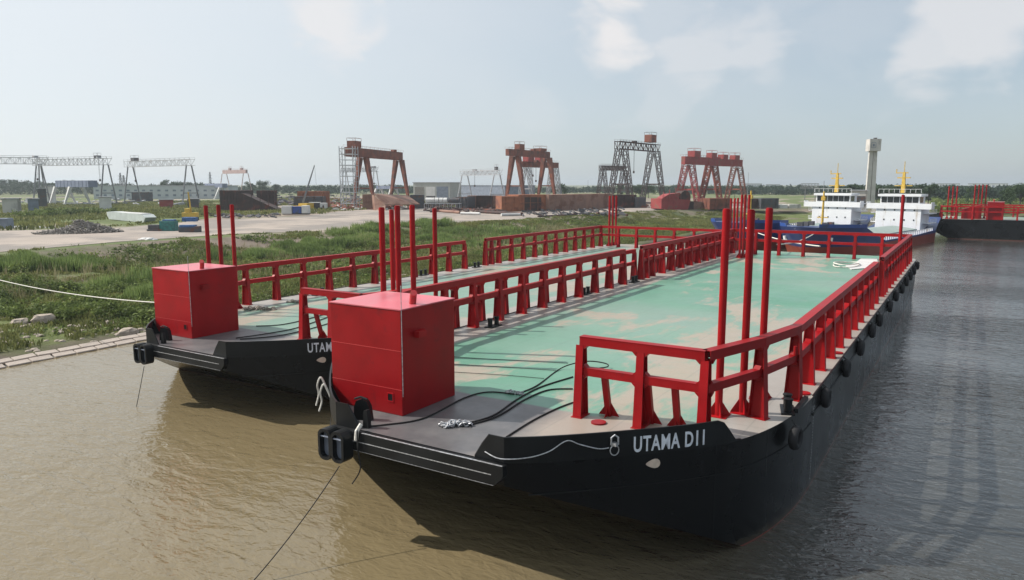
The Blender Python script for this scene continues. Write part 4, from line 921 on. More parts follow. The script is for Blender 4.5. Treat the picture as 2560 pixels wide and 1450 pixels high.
# ------------------------------------------------------------------ steel in the yard
def slab_block(label, px0, px1, D, D2, ytop, M_, depth=8, ribs=0, name='hull_block', cat='hull section', base=4.0, cut=0, dark=0):
    a = A(px0, D, base); b = A(px1, D2, base); d = b-a; Ln = d.length; rz = math.atan2(d.y, d.x); H = ZT(px0, ytop, D)-base
    root = empty(name, a, rz, label, cat, 'steel hull sections in the yard')
    prof = [(0, 0), (Ln, 0), (Ln-cut, H), (0, H)] if cut else [(0, 0), (Ln, 0), (Ln, H), (0, H)]
    mb = MB().prism(prof, depth, o=(0, depth/2, 0)); mb.build('shell_plate', M_, root)
    if ribs:
        mb = MB()
        for k in range(ribs): x = Ln*(k+.5)/ribs; mb.box((x, -.25, .2), (x+.2, 0, H*.98))
        mb.box((0, -.3, H*.5), (Ln*.98, 0, H*.5+.15)); mb.build('stiffeners', M_, root)
    if dark:
        mb = MB(); mb.box((Ln*.2, -.06, .3), (Ln*.2+Ln*dark, -.01, H*.85)); mb.build('opening', RUSTD, root)
    return root
slab_block('dark steel hull section with ribs behind the left barge poles', 547, 600, 330, 325, 476, RUSTD, 10, 7)
slab_block('sloping dark hull section, thinning towards the right, next to the ribbed one', 596, 700, 322, 318, 484, RUSTD, 9, 5, cut=15)
slab_block('row of dark curved frames on top of the sloping hull section', 640, 683, 345, 342, 476, RUSTD, 4, 4)
slab_block('low orange brown hull bottom behind the mobile crane', 742, 808, 350, 345, 478, RUSTO, 7, 4)
slab_block('dark shed like block behind the orange mobile crane', 732, 806, 338, 335, 491, DKGREY, 6, 5)
slab_block('brown steel box at the right foot of the scaffold tower', 905, 935, 330, 330, 486, RUSTP, 6, 3)
slab_block('black steel block left of the white tanks', 1024, 1060, 345, 345, 487, DKGREY, 7)
slab_block('dark brown steel block right of the white tank rack', 1138, 1168, 325, 322, 492, DKGREY, 7, 3)
slab_block('grey brown box section left of the light grey crane foot', 1168, 1192, 330, 330, 489, RUSTP, 6)
slab_block('dark open ended box section under the light grey crane', 1190, 1228, 330, 328, 489, RUSTD, 6, 3)
slab_block('brown box section left of the nearest orange block', 1229, 1256, 330, 330, 489, RUSTP, 6)
slab_block('nearest orange brown hull block with a dark seam', 1254, 1296, 298, 300, 491, RUSTO, 9, 2)
slab_block('rusty orange hull block with tall dark openings', 1296, 1372, 300, 308, 487, RUSTO, 9, 4, dark=.55)
slab_block('very long reddish brown hull side standing in the yard', 1372, 1532, 306, 345, 487, RUSTP, 8, 0)
slab_block('dark brown end of the long hull side', 1530, 1592, 346, 352, 487, RUSTD, 9, 3)
slab_block('small black block right of the long hull side', 1590, 1616, 350, 352, 493, DKGREY, 7)
slab_block('low pinkish brown steel section below the red cranes', 1734, 1778, 335, 340, 505, RUSTP, 4, 3)
slab_block('brown box section on the bank edge behind the pole cluster', 1776, 1830, 335, 345, 496, RUST, 6, 2)
slab_block('second brown box section on the bank edge, right of the pole cluster', 1880, 1906, 350, 352, 497, RUSTD, 6, 1)
slab_block('black container like block at the right end of the bank edge', 1905, 1949, 350, 358, 496, DKGREY, 6, 3)
slab_block('low white concrete shelter on the bank edge, left one', 1952, 1972, 360, 362, 512, OFFW, 5)
slab_block('low tan concrete shelter on the bank edge, right one', 1976, 2006, 362, 366, 511, CONC, 5)
# big flared plate lying over a block
pa = [A(934, 322, ZT(934, 484, 322)), A(962, 318, ZT(962, 511, 318)), A(1049, 330, ZT(1049, 510, 330)), A(1018, 345, ZT(1018, 488, 345))]
mb = MB(); vs = [tuple(p) for p in pa]+[(p.x, p.y, p.z-.3) for p in pa]; mb.add(vs, [(0, 1, 2, 3), (7, 6, 5, 4), (0, 4, 5, 1), (1, 5, 6, 2), (2, 6, 7, 3), (3, 7, 4, 0)])
pl = [A(936, 320, 4), A(962, 316, 4), A(962, 318, ZT(962, 511, 318)-.3), A(934, 322, ZT(934, 486, 322)-.3)]; vs2 = [tuple(p) for p in pl]+[(p.x+2, p.y+3, p.z) for p in pl]; mb.add(vs2, [(0, 1, 2, 3), (7, 6, 5, 4), (0, 4, 5, 1), (1, 5, 6, 2), (2, 6, 7, 3), (3, 7, 4, 0)])
for f in (.3, .7): q = pa[1].lerp(pa[2], f); mb.bar((q.x, q.y+1, 4), (q.x, q.y+1, q.z-.3), .5)
tag(mb.build('flared_plate', RUSTP), 'wide flared rusty bow plate hanging from the largest rust red crane', 'steel plate')
# white tanks on a rack
p = A(1060, 322); r_ = A(1150, 318)-p; rk = empty('tank_rack', p, math.atan2(r_.y, r_.x), 'row of white tanks on a pale steel rack in the yard', 'tank rack'); Ln = r_.length
mb = MB(); mb.box((0, 0, 2.6), (Ln, 3, 2.9))
for k in range(10): x = Ln*k/9.2; mb.bar((x, 0, 0), (x, 0, 2.6), .18); mb.bar((x, 3, 0), (x, 3, 2.6), .18)
mb.build('rack', GREYL, rk)
for k, (x0, x1) in enumerate(((.02, .26), (.28, .38), (.40, .50), (.52, .62), (.66, .96))):
    m2 = MB().tube([(Ln*x0, 1.5, 4.1), (Ln*x1, 1.5, 4.1)], 1.1, 12); m2.build('tank', OFFW if k < 4 else DKGREY, rk, smooth=True)
# red machinery mound (a barge hull under work with a big drum)
p = A(1655, 322); r_ = A(1775, 340)-p; rd_ = empty('red_workboat', p, math.atan2(r_.y, r_.x), 'red steel workboat under repair with a big round drum, under the red cranes', 'workboat'); Ln = r_.length
MB().prism([(0, .6), (Ln*.1, 0), (Ln*.55, 0), (Ln*.6, 4.2), (Ln*.3, 4.6), (0, 4.9)], 7, o=(0, 3.5, 0)).build('hull', REDC, rd_)
MB().prism([(Ln*.05, 4.9), (Ln*.5, 4.2), (Ln*.42, 7.2), (Ln*.2, 6.8)], 4, o=(0, 3.5, 0)).build('deckhouse', REDC, rd_)
MB().tube([(Ln*.52, 1.0, 5.2), (Ln*.52, 5.0, 5.2)], 3.0, 18).build('drum', RUSTD, rd_, smooth=True)
MB().prism([(Ln*.58, 0), (Ln, 0), (Ln*.95, 3.2), (Ln*.62, 3.6)], 5, o=(0, 3.5, 0)).build('stern_block', RUSTD, rd_)
mb = MB()
for k in range(7): mb.bar((Ln*(.05+.13*k), 1, 4), (Ln*(.1+.12*k), 2, 7.5+(k % 3)), .3)
mb.build('frames', REDC, rd_)
# pipes lying on the yard edge
for i, (x0, y0, x1, y1, rr, M_, l) in enumerate(((1100, 527, 1150, 531, .55, RUSTP, 'thick pinkish pipe lying at the left of the pipe row on the yard'), (1152, 533, 1200, 534, .45, OFFW, 'white pipe end lying right of the pinkish pipe'), (1200, 529, 1305, 535, .6, RUSTD, 'long black pipe lying in front of the brown hull blocks'), (1253, 537, 1300, 536, .5, OFFW, 'white pipe lying in front of the long black pipe'), (1130, 523, 1240, 525, .4, RUST, 'thin rusty pipe lying behind the others'), (1345, 541, 1440, 537, .3, RUSTD, 'thin dark pipe on the yard right of the black pipe'), (1655, 521, 1704, 517, .5, OFFW, 'curved pale pipe by the red workboat'))):
    a = G(x0, y0, 4+rr); b = G(x1, y1, 4+rr); mb = MB().tube([a, a.lerp(b, .5), b], rr, 10); tag(mb.build('pipe', M_, smooth=True), l, 'pipe', 'pipes lying on the yard')
# clutter on the dirt yard
def clutter(name, label, cx0, cx1, cy0, cy1, n, mats_, smin, smax, cat):
    mb = MB(); rs = random.Random(int(cx0))
    for i in range(n):
        p = G(rs.uniform(cx0, cx1), rs.uniform(cy0, cy1)); s = rs.uniform(smin, smax); a = rs.random()*3.14; d = Vector((math.cos(a), math.sin(a), rs.uniform(-.1, .25)))*s
        mb.bar((p.x-d.x, p.y-d.y, 4.02+abs(d.z)), (p.x+d.x, p.y+d.y, 4.3+s*.3), s*rs.uniform(.15, .8), s*rs.uniform(.15, .5))
    return tag(mb.build(name, mats_), kind='stuff')
clutter('scrap_metal', '', 820, 1000, 498, 524, 300, RUST, .6, 2.4, '')
clutter('steel_scrap', '', 1060, 1260, 505, 531, 260, RUSTD, .6, 2.4, '')
clutter('pale_scrap', '', 830, 1020, 503, 526, 100, OFFW, .5, 1.6, '')
clutter('timber_scrap', '', 1300, 1560, 519, 541, 230, DKGREY, .3, 1.7, '')
clutter('loose_steel', '', 1610, 1800, 508, 520, 90, RUST, .4, 1.5, '')
clutter('dark_scrap', '', 520, 700, 538, 545, 70, DKGREY, .4, 1.5, '')
clutter('far_scrap', '', 640, 900, 488, 514, 240, DKGREY, .6, 3.0, '')
clutter('field_scrap', '', 0, 470, 498, 514, 70, GREYS, .6, 2.6, '')
# low field sheds on the left
for i, (x0, x1, D, yt, M_, l) in enumerate(((0, 48, 330, 498, CONC, 'low brown shed at the left edge of the field'), (65, 92, 330, 498, SLATE, 'low slate shed right of the brown one in the left field'), (92, 114, 420, 472, DKGREY, 'dark box shed left of the cream block'), (244, 275, 360, 494, OFFW, 'white site cabin at the foot of the second grey gantry'), (327, 380, 540, 481, DKGREY, 'long dark opening like shed in front of the grey building'), (466, 494, 370, 498, DKGREY, 'dark shed near the foot of the third grey gantry'), (395, 430, 380, 500, REDC, 'low dark red shed in the left field'))):
    block('field_shed', l, 'shed', x0, x1, D, yt, M_, 5, group='low sheds in the left field')
# ------------------------------------------------------------------ nearer things on the yard
p = G(268, 549); q = G(364, 557); d = q-p; bt = empty('upturned_boat', p, math.atan2(d.y, d.x), 'pale grey boat hull lying in the grass beyond the yard', 'boat'); Ln = d.length
MB().prism([(0, 1.5), (1.5, .2), (Ln*.95, 0), (Ln, 1.5), (Ln*.93, 2.3), (Ln*.1, 2.6), (0, 2.4)], 3.2, o=(0, 1.6, 0)).build('hull', mat('boat_pale', (.42, .46, .45), .6, var=.1, scale=.5), bt)
MB().box((Ln*.1, .2, 2.4), (Ln*.9, 3, 2.55)).build('deck_rim', OFFW, bt)
def machine(name, px0, px1, py, label, parts, cat, group=None):
    p = G(px0, py); q = G(px1, py); d = q-p; r = empty(name, p, math.atan2(d.y, d.x), label, cat, group)
    for nm, (a, b), M_ in parts:
        mb = MB().box(a, b); o = mb.build(nm, M_, r); bv = o.modifiers.new('b', 'BEVEL'); bv.width = .12; bv.segments = 2
    return r
machine('tarped_machine', 366, 440, 578, 'teal and blue tarpaulined machine on the yard, left of the pair', [('base', ((0, 0, 0), (3.6, 2.2, .5)), DKGREY), ('tarpaulin', ((.3, .1, .5), (3.0, 2.0, 1.5)), DKGREY), ('drum', ((3.0, .2, 0), (6.6, 2.4, 2.4)), TARPG), ('cover', ((3.6, .5, 2.4), (6.3, 2.3, 2.7)), TARP)], 'machine', 'tarpaulined machines on the yard')
machine('tarped_machine', 446, 492, 581, 'blue tarpaulined trailer on the yard, right of the teal one', [('base', ((0, 0, 0), (4.6, 2.0, 1.4)), DKGREY), ('cover', ((.2, 1.6, 2.4), (3.4, 3.2, 3.4)), TARP), ('tarpaulin', ((.2, 0, 1.0), (3.8, 1.5, 1.7)), TARP)], 'machine', 'tarpaulined machines on the yard')
ex = machine('yellow_excavator', 455, 486, 551, 'small yellow excavator behind the tarpaulined machines', [('body', ((0, 0, 1), (4.4, 2.2, 2.4)), YEL), ('cab', ((.8, .2, 2.4), (2.4, 1.8, 3.6)), YEL), ('track', ((0, 0, 0), (4.4, .6, .9)), DKGREY), ('track', ((0, 1.6, 0), (4.4, 2.2, .9)), DKGREY)], 'excavator')
MB().bar((2.5, 1, 2.4), (2.2, .5, 8.6), .35).build('arm', YEL, ex)
machine('truck', 704, 766, 539, 'white and blue truck parked at the far edge of the yard', [('cab', ((0, 0, .6), (3.6, 2.4, 3.4)), OFFW), ('cargo_body', ((3.9, 0, .8), (7, 2.4, 3.2)), BLUE), ('tarpaulin', ((7.1, 0, .8), (9.6, 2.4, 3.5)), OFFW), ('chassis', ((.2, .2, .3), (9.6, 2.2, .8)), DKGREY)], 'truck')
machine('white_hut', 772, 808, 525, 'small white hut with a dark doorway right of the truck', [('wall', ((4.8, 0, 0), (7.6, 2.4, 3)), OFFW), ('frame', ((0, 0, 0), (.3, 3, 3.4)), DKGREY), ('roof', ((0, -.1, 3.0), (4.6, 3, 3.3)), OFFW), ('doorway', ((5.9, -.08, .6), (6.6, .0, 2)), DKGREY)], 'hut')
machine('blue_container', -40, 18, 572, 'slate blue container at the left edge of the yard', [('container_body', ((0, 0, 0), (6, 2.4, 2.6)), SLATE)], 'container')
for i, (x0, x1, y0, h, M_, l) in enumerate(((20, 128, 570, 1.3, OFFW, 'long low heap of white bags beside the slate container'), (160, 225, 569, 1.6, DKGREY, 'low heap under dark netting behind the rubble pile'), (362, 395, 600, 1.0, OFFW, 'small white sheeted heap near the yard edge'), (1015, 1062, 551, .1, OFFW, 'low mark')),):
    if h < .5: continue
    a = G(x0, y0); b = G(x1, y0); mb = MB()
    for k in range(26):
        f = (k+.5)/26; c = a.lerp(b, f); s = rock_mb((c.x, c.y+random.uniform(0, 2), 3.9), h*random.uniform(.4, 1)*(1-abs(f-.5)*.9), k+i*50); mb.add(s.v, s.f)
    tag(mb.build('heap', M_), l, 'heap')
c = G(180, 583); mb = MB(); RS = random.Random(3)
for k in range(1100):
    a = RS.random()*6.283; r_ = RS.random()**.6; x = c.x+math.cos(a)*r_*3.2; lat = math.sin(a)*r_*9
    dv = Vector((math.sin(VA(180)), -math.cos(VA(180)), 0)); fv = Vector((dv.y, -dv.x, 0)); fv = Vector((math.cos(VA(180)), math.sin(VA(180)), 0))
    p = Vector((c.x, c.y, 0))+dv*(lat+1.5)+fv*math.cos(a)*r_*4; hh = max(0, (1-r_))*(3.0 if lat > -1 else 1.6)+3.95
    s = RS.uniform(.12, .45); d = Vector((RS.uniform(-1, 1), RS.uniform(-1, 1), RS.uniform(-.5, .5))).normalized()*s*RS.uniform(1, 2.2)
    mb.bar(Vector((p.x, p.y, hh))-d, Vector((p.x, p.y, hh))+d, s*.7, s*.4)
tag(mb.build('rubble_pile', mat('rubble', (.24, .22, .20), .9, var=.4, scale=2)), 'grey pile of broken concrete and timber on the yard', 'rubble pile')
p = G(1061, 553); mb = MB().cbox((p.x, p.y, 4.5), (.5, 1.6, 1.0)); mb.cbox((p.x, p.y+1, 4.25), (.4, .8, .5)); tag(mb.build('yard_bollard', DKGREY), 'small dark winch on the yard behind the middle red pole', 'winch')
# ------------------------------------------------------------------ moored ships
SHIPM = mat('ship_hull', (.009, .032, .145), .38, var=.2, scale=.3, col2=(.03, .05, .1), c2amt=.12, c2scale=.3)
def redbottom(M, z, col):
    t = M.node_tree; b = t.nodes['Principled BSDF']; src = b.inputs['Base Color'].links[0].from_socket; g = t.nodes.new('ShaderNodeNewGeometry'); s = t.nodes.new('ShaderNodeSeparateXYZ'); t.links.new(g.outputs['Position'], s.inputs[0])
    c = t.nodes.new('ShaderNodeMath'); c.operation = 'LESS_THAN'; t.links.new(s.outputs['Z'], c.inputs[0]); c.inputs[1].default_value = z
    mx = t.nodes.new('ShaderNodeMix'); mx.data_type = 'RGBA'; t.links.new(c.outputs[0], mx.inputs['Factor']); t.links.new(src, mx.inputs['A']); mx.inputs['B'].default_value = (*col, 1); t.links.new(mx.outputs['Result'], b.inputs['Base Color'])
redbottom(SHIPM, 2.3, (.22, .035, .02))
def ship(stem, aim, Ls, label, name_txt, B=17.0):
    rz = math.atan2(aim[1]-stem[1], aim[0]-stem[0]); root = empty('cargo_ship', (stem[0], stem[1], 0), rz, label, 'ship', 'blue cargo ships with white wheelhouses')
    xs = [0, .8, 2, 4, 7, 11, 16, 24, 36, 50, Ls-14, Ls-6, Ls-1.5, Ls]
    def hb(x, z):                               # half breadth with bow flare
        f = z/6.2; L1 = 15-4*f; x2 = x+2.2*f; u = min(1, max(0, x2/L1)); w_ = (1-(1-u)**2.1)*B/2
        if x > Ls-14: v = (x-(Ls-14))/14; w_ *= 1-.28*v*v-.35*(1-f)*v
        return max(w_, .05)
    def zd(x): return 6.4-.4*x/12 if x < 12 else (6.0-(x-12)*.35 if x < 21.5 else (2.7 if x < Ls-16 else 2.7+3.2*((x-Ls+16)/16)))
    zl = [-1.5, 0, 1, 2, 3.2, 1.0]; mb = MB(); rows = []
    for x in xs:
        top = zd(x); col = []
        for f in (0, .18, .34, .5, .7, .86, 1.0):
            z = -1.5+(top+1.5)*f; sx = x-(1.6*max(0, z)/6 if x < 4 else 0)+(1.6*max(0, z)/6 if x >= Ls-1.5 else 0); col.append((sx, hb(x, z), z))
        rows.append(col)
    k = 7; n = len(xs); V = []
    for col in rows: V += col+[(a, -b, c) for a, b, c in col]
    Fc = []
    for i in range(n-1):
        for j in range(k-1):
            a = i*2*k+j; Fc += [(a, a+1, a+2*k+1, a+2*k), (a+k, a+k+2*k, a+k+2*k+1, a+k+1)]
        a = i*2*k+k-1; Fc.append((a, a+k, a+3*k, a+2*k))
    a = (n-1)*2*k; Fc += [(a+j, a+j+1, a+j+1+k, a+j+k) for j in range(k-1)]; Fc += [(j, j+k, j+1+k, j+1) for j in range(k-1)]
    mb.add(V, Fc); h = mb.build('hull', SHIPM, root, smooth=True)
    # bulwark cap, anchors with white pockets
    for sg in (1, -1):
        bw = MB(); P = [(x-(1.6 if x < 4 else 0), sg*hb(x, zd(x)), zd(x)) for x in xs[:6]]
        for a, b in zip(P, P[1:]): bw.bar(Vector(a)+Vector((0, 0, .35)), Vector(b)+Vector((0, 0, .35)), .12, .7)
        bw.build('bow_bulwark', BLUE, root)
        x = 2.4; y = hb(x, 3.9); MB().tube([(x-1.0, sg*(y-.35), 3.0), (x-1.1, sg*(y+.15), 3.6), (x-1.1, sg*(y+.25), 4.3)], .38, 8).build('anchor', WHITE, root)
        rl = MB()
        for q in np.arange(22, Ls-16, 1.6): rl.bar((q, sg*(B/2-.2), 2.7), (q, sg*(B/2-.2), 3.7), .25, .12)
        rl.bar((22, sg*(B/2-.2), 3.7), (Ls-16, sg*(B/2-.2), 3.7), .12); rl.build('side_rail', WHITE, root)
    # hatch
    hc = MB(); hc.prism([(-5.6, 2.6), (5.6, 2.6), (5.6, 3.5), (0, 4.2), (-5.6, 3.5)], Ls-42, o=(22+(Ls-42)/2, 0, 0), ax=(0, 1, 0), az=(1, 0, 0)); hc.build('hatch_cover', GREYG, root)
    # superstructure
    x0 = Ls-17; zb, z1, z2 = 2.7, 9.4, 11.8; W = 5.6
    st = MB().box((x0, -W, 2.5), (x0+8, W, z1)); st_o = st.build('superstructure', WHITE, root); bv = st_o.modifiers.new('b', 'BEVEL'); bv.width = .1; bv.segments = 1
    MB().box((x0-.4, -7.9, z1), (x0+4.5, 7.9, z1+.25)).build('bridge_deck', WHITE, st_o)
    bm_ = MB().box((x0-.4, -7.9, z1-.9), (x0-.25, 7.9, z1)); 
    for sg in (1, -1): bm_.box((x0-.4, sg*7.9-.08, z1-.9), (x0+2.5, sg*7.9+.08, z1+.9))
    bm_.box((x0-.4, -7.9, z1+.25), (x0-.3, 7.9, z1+.55)); bm_.build('bridge_wing', WHITE, st_o)
    wh = MB().box((x0+.6, -4.8, z1+.25), (x0+6, 4.8, z2)).build('wheelhouse', WHITE, root)
    MB().box((x0-.1, -5.3, z2), (x0+6.5, 5.3, z2+.6)).build('wheelhouse_roof', WHITE, wh)
    for k_ in range(6):
        y = -4.5+k_*1.53; MB().box((x0+.5, y, z1+.75), (x0+.62, y+1.33, z2-.15)).build('window', GLASS, wh)
    for sg in (1, -1): MB().box((x0+1, sg*4.82-.03, z1+.75), (x0+4, sg*4.82+.03, z2-.15)).build('window', GLASS, wh)
    for zz in (5.6, 8.2):
        for y in (-3.9, -1.6, .9, 3.4): MB().prism([(-.16, -.2), (.16, -.2), (.16, .2), (-.16, .2)], .08, o=(x0-.02, y, zz), ax=(0, 1, 0), az=(1, 0, 0)).build('porthole', GLASS, st_o)
    for sg in (1, -1):
        m2 = MB()
        for zz in (4.7, 7.2):
            m2.box((x0+2, sg*W, zz) if sg > 0 else (x0+2, sg*7.4, zz), (x0+8, 7.4, zz+.15) if sg > 0 else (x0+8, -W, zz+.15))
            for q in range(7): m2.bar((x0+2+q, sg*7.35, zz), (x0+2+q, sg*7.35, zz+1.1), .08)
            m2.bar((x0+2, sg*7.35, zz+1.1), (x0+8, sg*7.35, zz+1.1), .08)
        m2.build('side_balcony', WHITE, st_o)
    rt = MB()
    for y in np.linspace(-5.2, 5.2, 9): rt.bar((x0, y, z2+.9), (x0, y, z2+1.9), .07)
    rt.bar((x0, -5.2, z2+1.9), (x0, 5.2, z2+1.9), .07); rt.build('roof_rail', WHITE, wh)
    ms = MB(); mx_ = x0+3; ms.bar((mx_, 0, z2+.9), (mx_, 0, z2+6.4), 1.0, w2=.55); ms.build('mast', YEL, root)
    ya = MB(); ya.bar((mx_, -1.6, z2+4.9), (mx_, 1.6, z2+4.9), .5, .3); ya.bar((mx_, -1.0, z2+6.2), (mx_, 2.0, z2+6.2), .25); ya.tube([(mx_, 0, z2+6.4), (mx_, 0, z2+9.2)], .1, 5); ya.bar((mx_, -2.2, z2+2.8), (mx_, 2.2, z2+2.8), .18); ya.bar((mx_, 1.9, z2+6.2), (mx_, 1.9, z2+7.2), .2)
    ya.build('mast_yard', YEL, root)
    fm = MB(); fm.tube([(9.0, 0, 6), (9.0, 0, 13.5)], .28, 8, r2=.18); fm.bar((9, -1.1, 8.0), (9, 1.1, 8.0), .2); fm.cbox((9, 0, 12), (.8, .8, .8)); fm.build('foremast', YEL, root)
    for q in range(5): MB().cbox((3+q*1.5, (-1)**q*2.3, 6.7), (.8, 1.2, .9)).build('deck_winch', DKGREY, root)
    if name_txt:
        me = text_mesh(name_txt, 1.0)
        for v in me.vertices:
            x = 7.2+v.co.x; z = 4.6+v.co.y; v.co = (x, -(hb(x, z)+.05+v.co.z), z)
        me.materials.append(WHITE); o = bpy.data.objects.new('name_lettering', me); COL.objects.link(o); o.parent = root
    return root
sA = ship((171, 46.6), (232, 34.2), 78, 'blue cargo ship with white wheelhouse and yellow mast, left one of the pair', '')
sB = ship((160, 28.6), (224, 16.2), 80, 'blue cargo ship with white wheelhouse and yellow mast, right one of the pair', '')
# ------------------------------------------------------------------ far black barge across the river
b3 = barge((251, 14.0, 5.4), -math.pi/2, 'far black deck barge with red railings lying across the river at the right edge', '', full=False, house=(17.5, -11.5, 3.9, 4.2, 4.8),
     poles=[(8.2, -9.6, 9), (9.2, -9.9, 9), (10.2, -10.2, 9), (14.4, -4.5, 9.4), (15.3, -4.2, 9.4), (16.2, -4, 9.4), (17.1, -3.6, 9.4)])
mb = MB().prism([(11.6, 0), (16.4, 0), (16.4, 4.0), (11.6, 2.6)], 3.4, o=(0, -6, 0)); mb.build('ramp_plate', RED, b3)
# ------------------------------------------------------------------ tyre fenders along the near barge
def tyre_mesh():
    mb = MB(); n, k = 22, 8; R0, r0 = .40, .155
    for i in range(n):
        a = 2*math.pi*i/n
        for j in range(k):
            b = 2*math.pi*j/k; rr = R0+r0*math.cos(b); mb.v.append((rr*math.cos(a), r0*1.35*math.sin(b), rr*math.sin(a)))
    for i in range(n):
        for j in range(k): mb.f.append((i*k+j, i*k+(j+1) % k, ((i+1) % n)*k+(j+1) % k, ((i+1) % n)*k+j))
    return mb.mesh('tyre', RUBBER, smooth=True)
TY = tyre_mesh()
WH = ['first', 'second', 'third', 'fourth', 'fifth', 'sixth', 'seventh', 'eighth', 'ninth', 'tenth', 'eleventh', 'twelfth']
pxs = [(2065, 992), (2116, 921), (2152, 870), (2181, 827), (2200, 800), (2225, 766), (2241, 740), (2256, 722), (2267, 704), (2277, 690), (2286, 677), (2294, 664)]
Y0 = SY0-HB-.21
tspots = []
for (px, py) in pxs:
    d = ray(px, py); t = Y0/d[1]; tspots.append((d[0]*t, CAMZ+d[2]*t))
for i, (x, z) in enumerate(tspots):
    z = min(max(z, 3.3), 4.1); r = empty('tyre_fender', (x, Y0, z), 0, 'black tyre fender on the near barge side, %s of the row going away' % WH[i], 'tyre', 'tyre fenders along the near barge')
    inst('tyre', TY, r); mb = MB()
    for q in (-.12, .12): mb.tube([(q, 0, .5), (q*.6, .22, DZ-z+.02)], .022, 6)
    mb.build('chain', ROPEB, r)
d = ray(1983, 1093); t = (SY0-12.2-.25)/d[1]; px_ = (d[0]*t, CAMZ+d[2]*t)
r = empty('tyre_fender', (px_[0], SY0-12.35-.2, px_[1]), -.10, 'lone tyre hanging on the curved bow just aft of the name', 'tyre', 'tyre fenders along the near barge'); inst('tyre', TY, r); MB().tube([(0, 0, .5), (0, .2, DZ-px_[1])], .022, 6).build('chain', ROPEB, r)
# ------------------------------------------------------------------ ropes, wires and chains
def rope(name, label, pts, r, M_, cat='rope', n=6, sm=True, group=None):
    P = spline(pts, n) if sm else pts; return tag(MB().tube(P, r, 6).build(name, M_, smooth=True), label, cat, group)
D0 = DZ+.04
def g_(px, py, z=D0): return G(px, py, z)
rope('anchor_wire', 'thin wire from the near barge chock down into the water at the bottom', catenary((SX0-.9, SY0+3.3, DZ-1.4), G(590, 1500, -.3), .25), .022, ROPEB, 'wire', sm=False)
pp = Vector((O2[0]-.9, O2[1]+3.3, O2[2]-1.4)); rope('anchor_wire', 'thin wire hanging from the far left barge chock into the water', catenary(pp, (pp.x-.6, pp.y+.4, -.3), .05), .022, ROPEB, 'wire', sm=False)
d = ray(400, 757); t = 52.0/d[1]; d2 = ray(-230, 620)*125; rope('mooring_rope', 'long pale mooring rope from the left barge across the grassy bank', catenary((d[0]*t, 52.0, CAMZ+d[2]*t), (d2[0], d2[1], CAMZ+d2[2]), 1.3), .045, ROPEW, sm=False)
W1 = [(905, 1066), (960, 1062), (1060, 1045), (1160, 995), (1220, 980), (1285, 985)]
rope('deck_rope', 'black rope running from the horn bollard past the red box to the shackle', [g_(*q) for q in W1], .035, ROPEB, group='black ropes on the near deck')
rope('deck_rope', 'black rope rising from the shackle to the left railing post and looping', [g_(1290, 985), g_(1340, 965), g_(1395, 925), g_(1430, 910, D0+.3), g_(1475, 903, D0+.3), g_(1515, 909, D0+.2), g_(1518, 917, D0+.1), g_(1485, 922)], .035, ROPEB, group='black ropes on the near deck')
rope('deck_rope', 'black rope from the chain pile to the middle of the bow railing', [g_(1150, 1062), g_(1230, 1040), g_(1290, 1000), g_(1350, 968), g_(1432, 942)], .04, ROPEB, group='black ropes on the near deck')
rope('deck_rope', 'doubled black rope from the chain pile, lower one ending at the bow railing', [g_(1155, 1066), g_(1240, 1042), g_(1310, 1000), g_(1370, 975), g_(1432, 972)], .04, ROPEB, group='black ropes on the near deck')
rope('deck_rope', 'black rope lying from the bow bulwark up to the bow railing post', [g_(1266, 1092), g_(1330, 1052), g_(1390, 1022), g_(1432, 1006)], .035, ROPEB, group='black ropes on the near deck')
for i, (y, l) in enumerate(((893, 'top'), (911, 'middle'), (931, 'bottom'))):
    rope('deck_wire', 'thin dark wire across the green deck right of the red box, %s of three' % l, [g_(1100, y-3), g_(1250, y+6), g_(1420-i*30, y+15)], .016, ROPEB, 'wire', group='thin wires on the green deck')
def chain(label, c, n, spread, M_, r=.10, cat='chain'):
    rt = MB(); rs = random.Random(int(c.x*10)); root = None
    for k in range(n):
        f = k/n-.5; q = Vector((c.x+rs.uniform(-.14, .14)+spread[0]*f, c.y+spread[1]*f+rs.uniform(-.14, .14), c.z+rs.uniform(.03, .22)*(1-abs(f))))
        u = Vector((rs.uniform(-1, 1), rs.uniform(-1, 1), rs.uniform(-.6, .6))).normalized(); v = u.cross(Vector((rs.random(), rs.random(), 1))).normalized()
        rt.tube([q+u*r*1.5*math.cos(t)+v*r*math.sin(t) for t in np.linspace(0, 2*math.pi, 11)[:-1]], r*.28, 5, closed=True)
    return tag(rt.build('anchor_chain', M_, smooth=True), label, cat)
chain('pile of galvanised chain links on the grey bow deck', G(1140, 1065, DZ), 34, (.9, -.8), GALV, .11)
chain('short clump of chain and shackle in the middle of the black deck ropes', G(1290, 985, DZ), 16, (.2, -.7), GALV, .08)
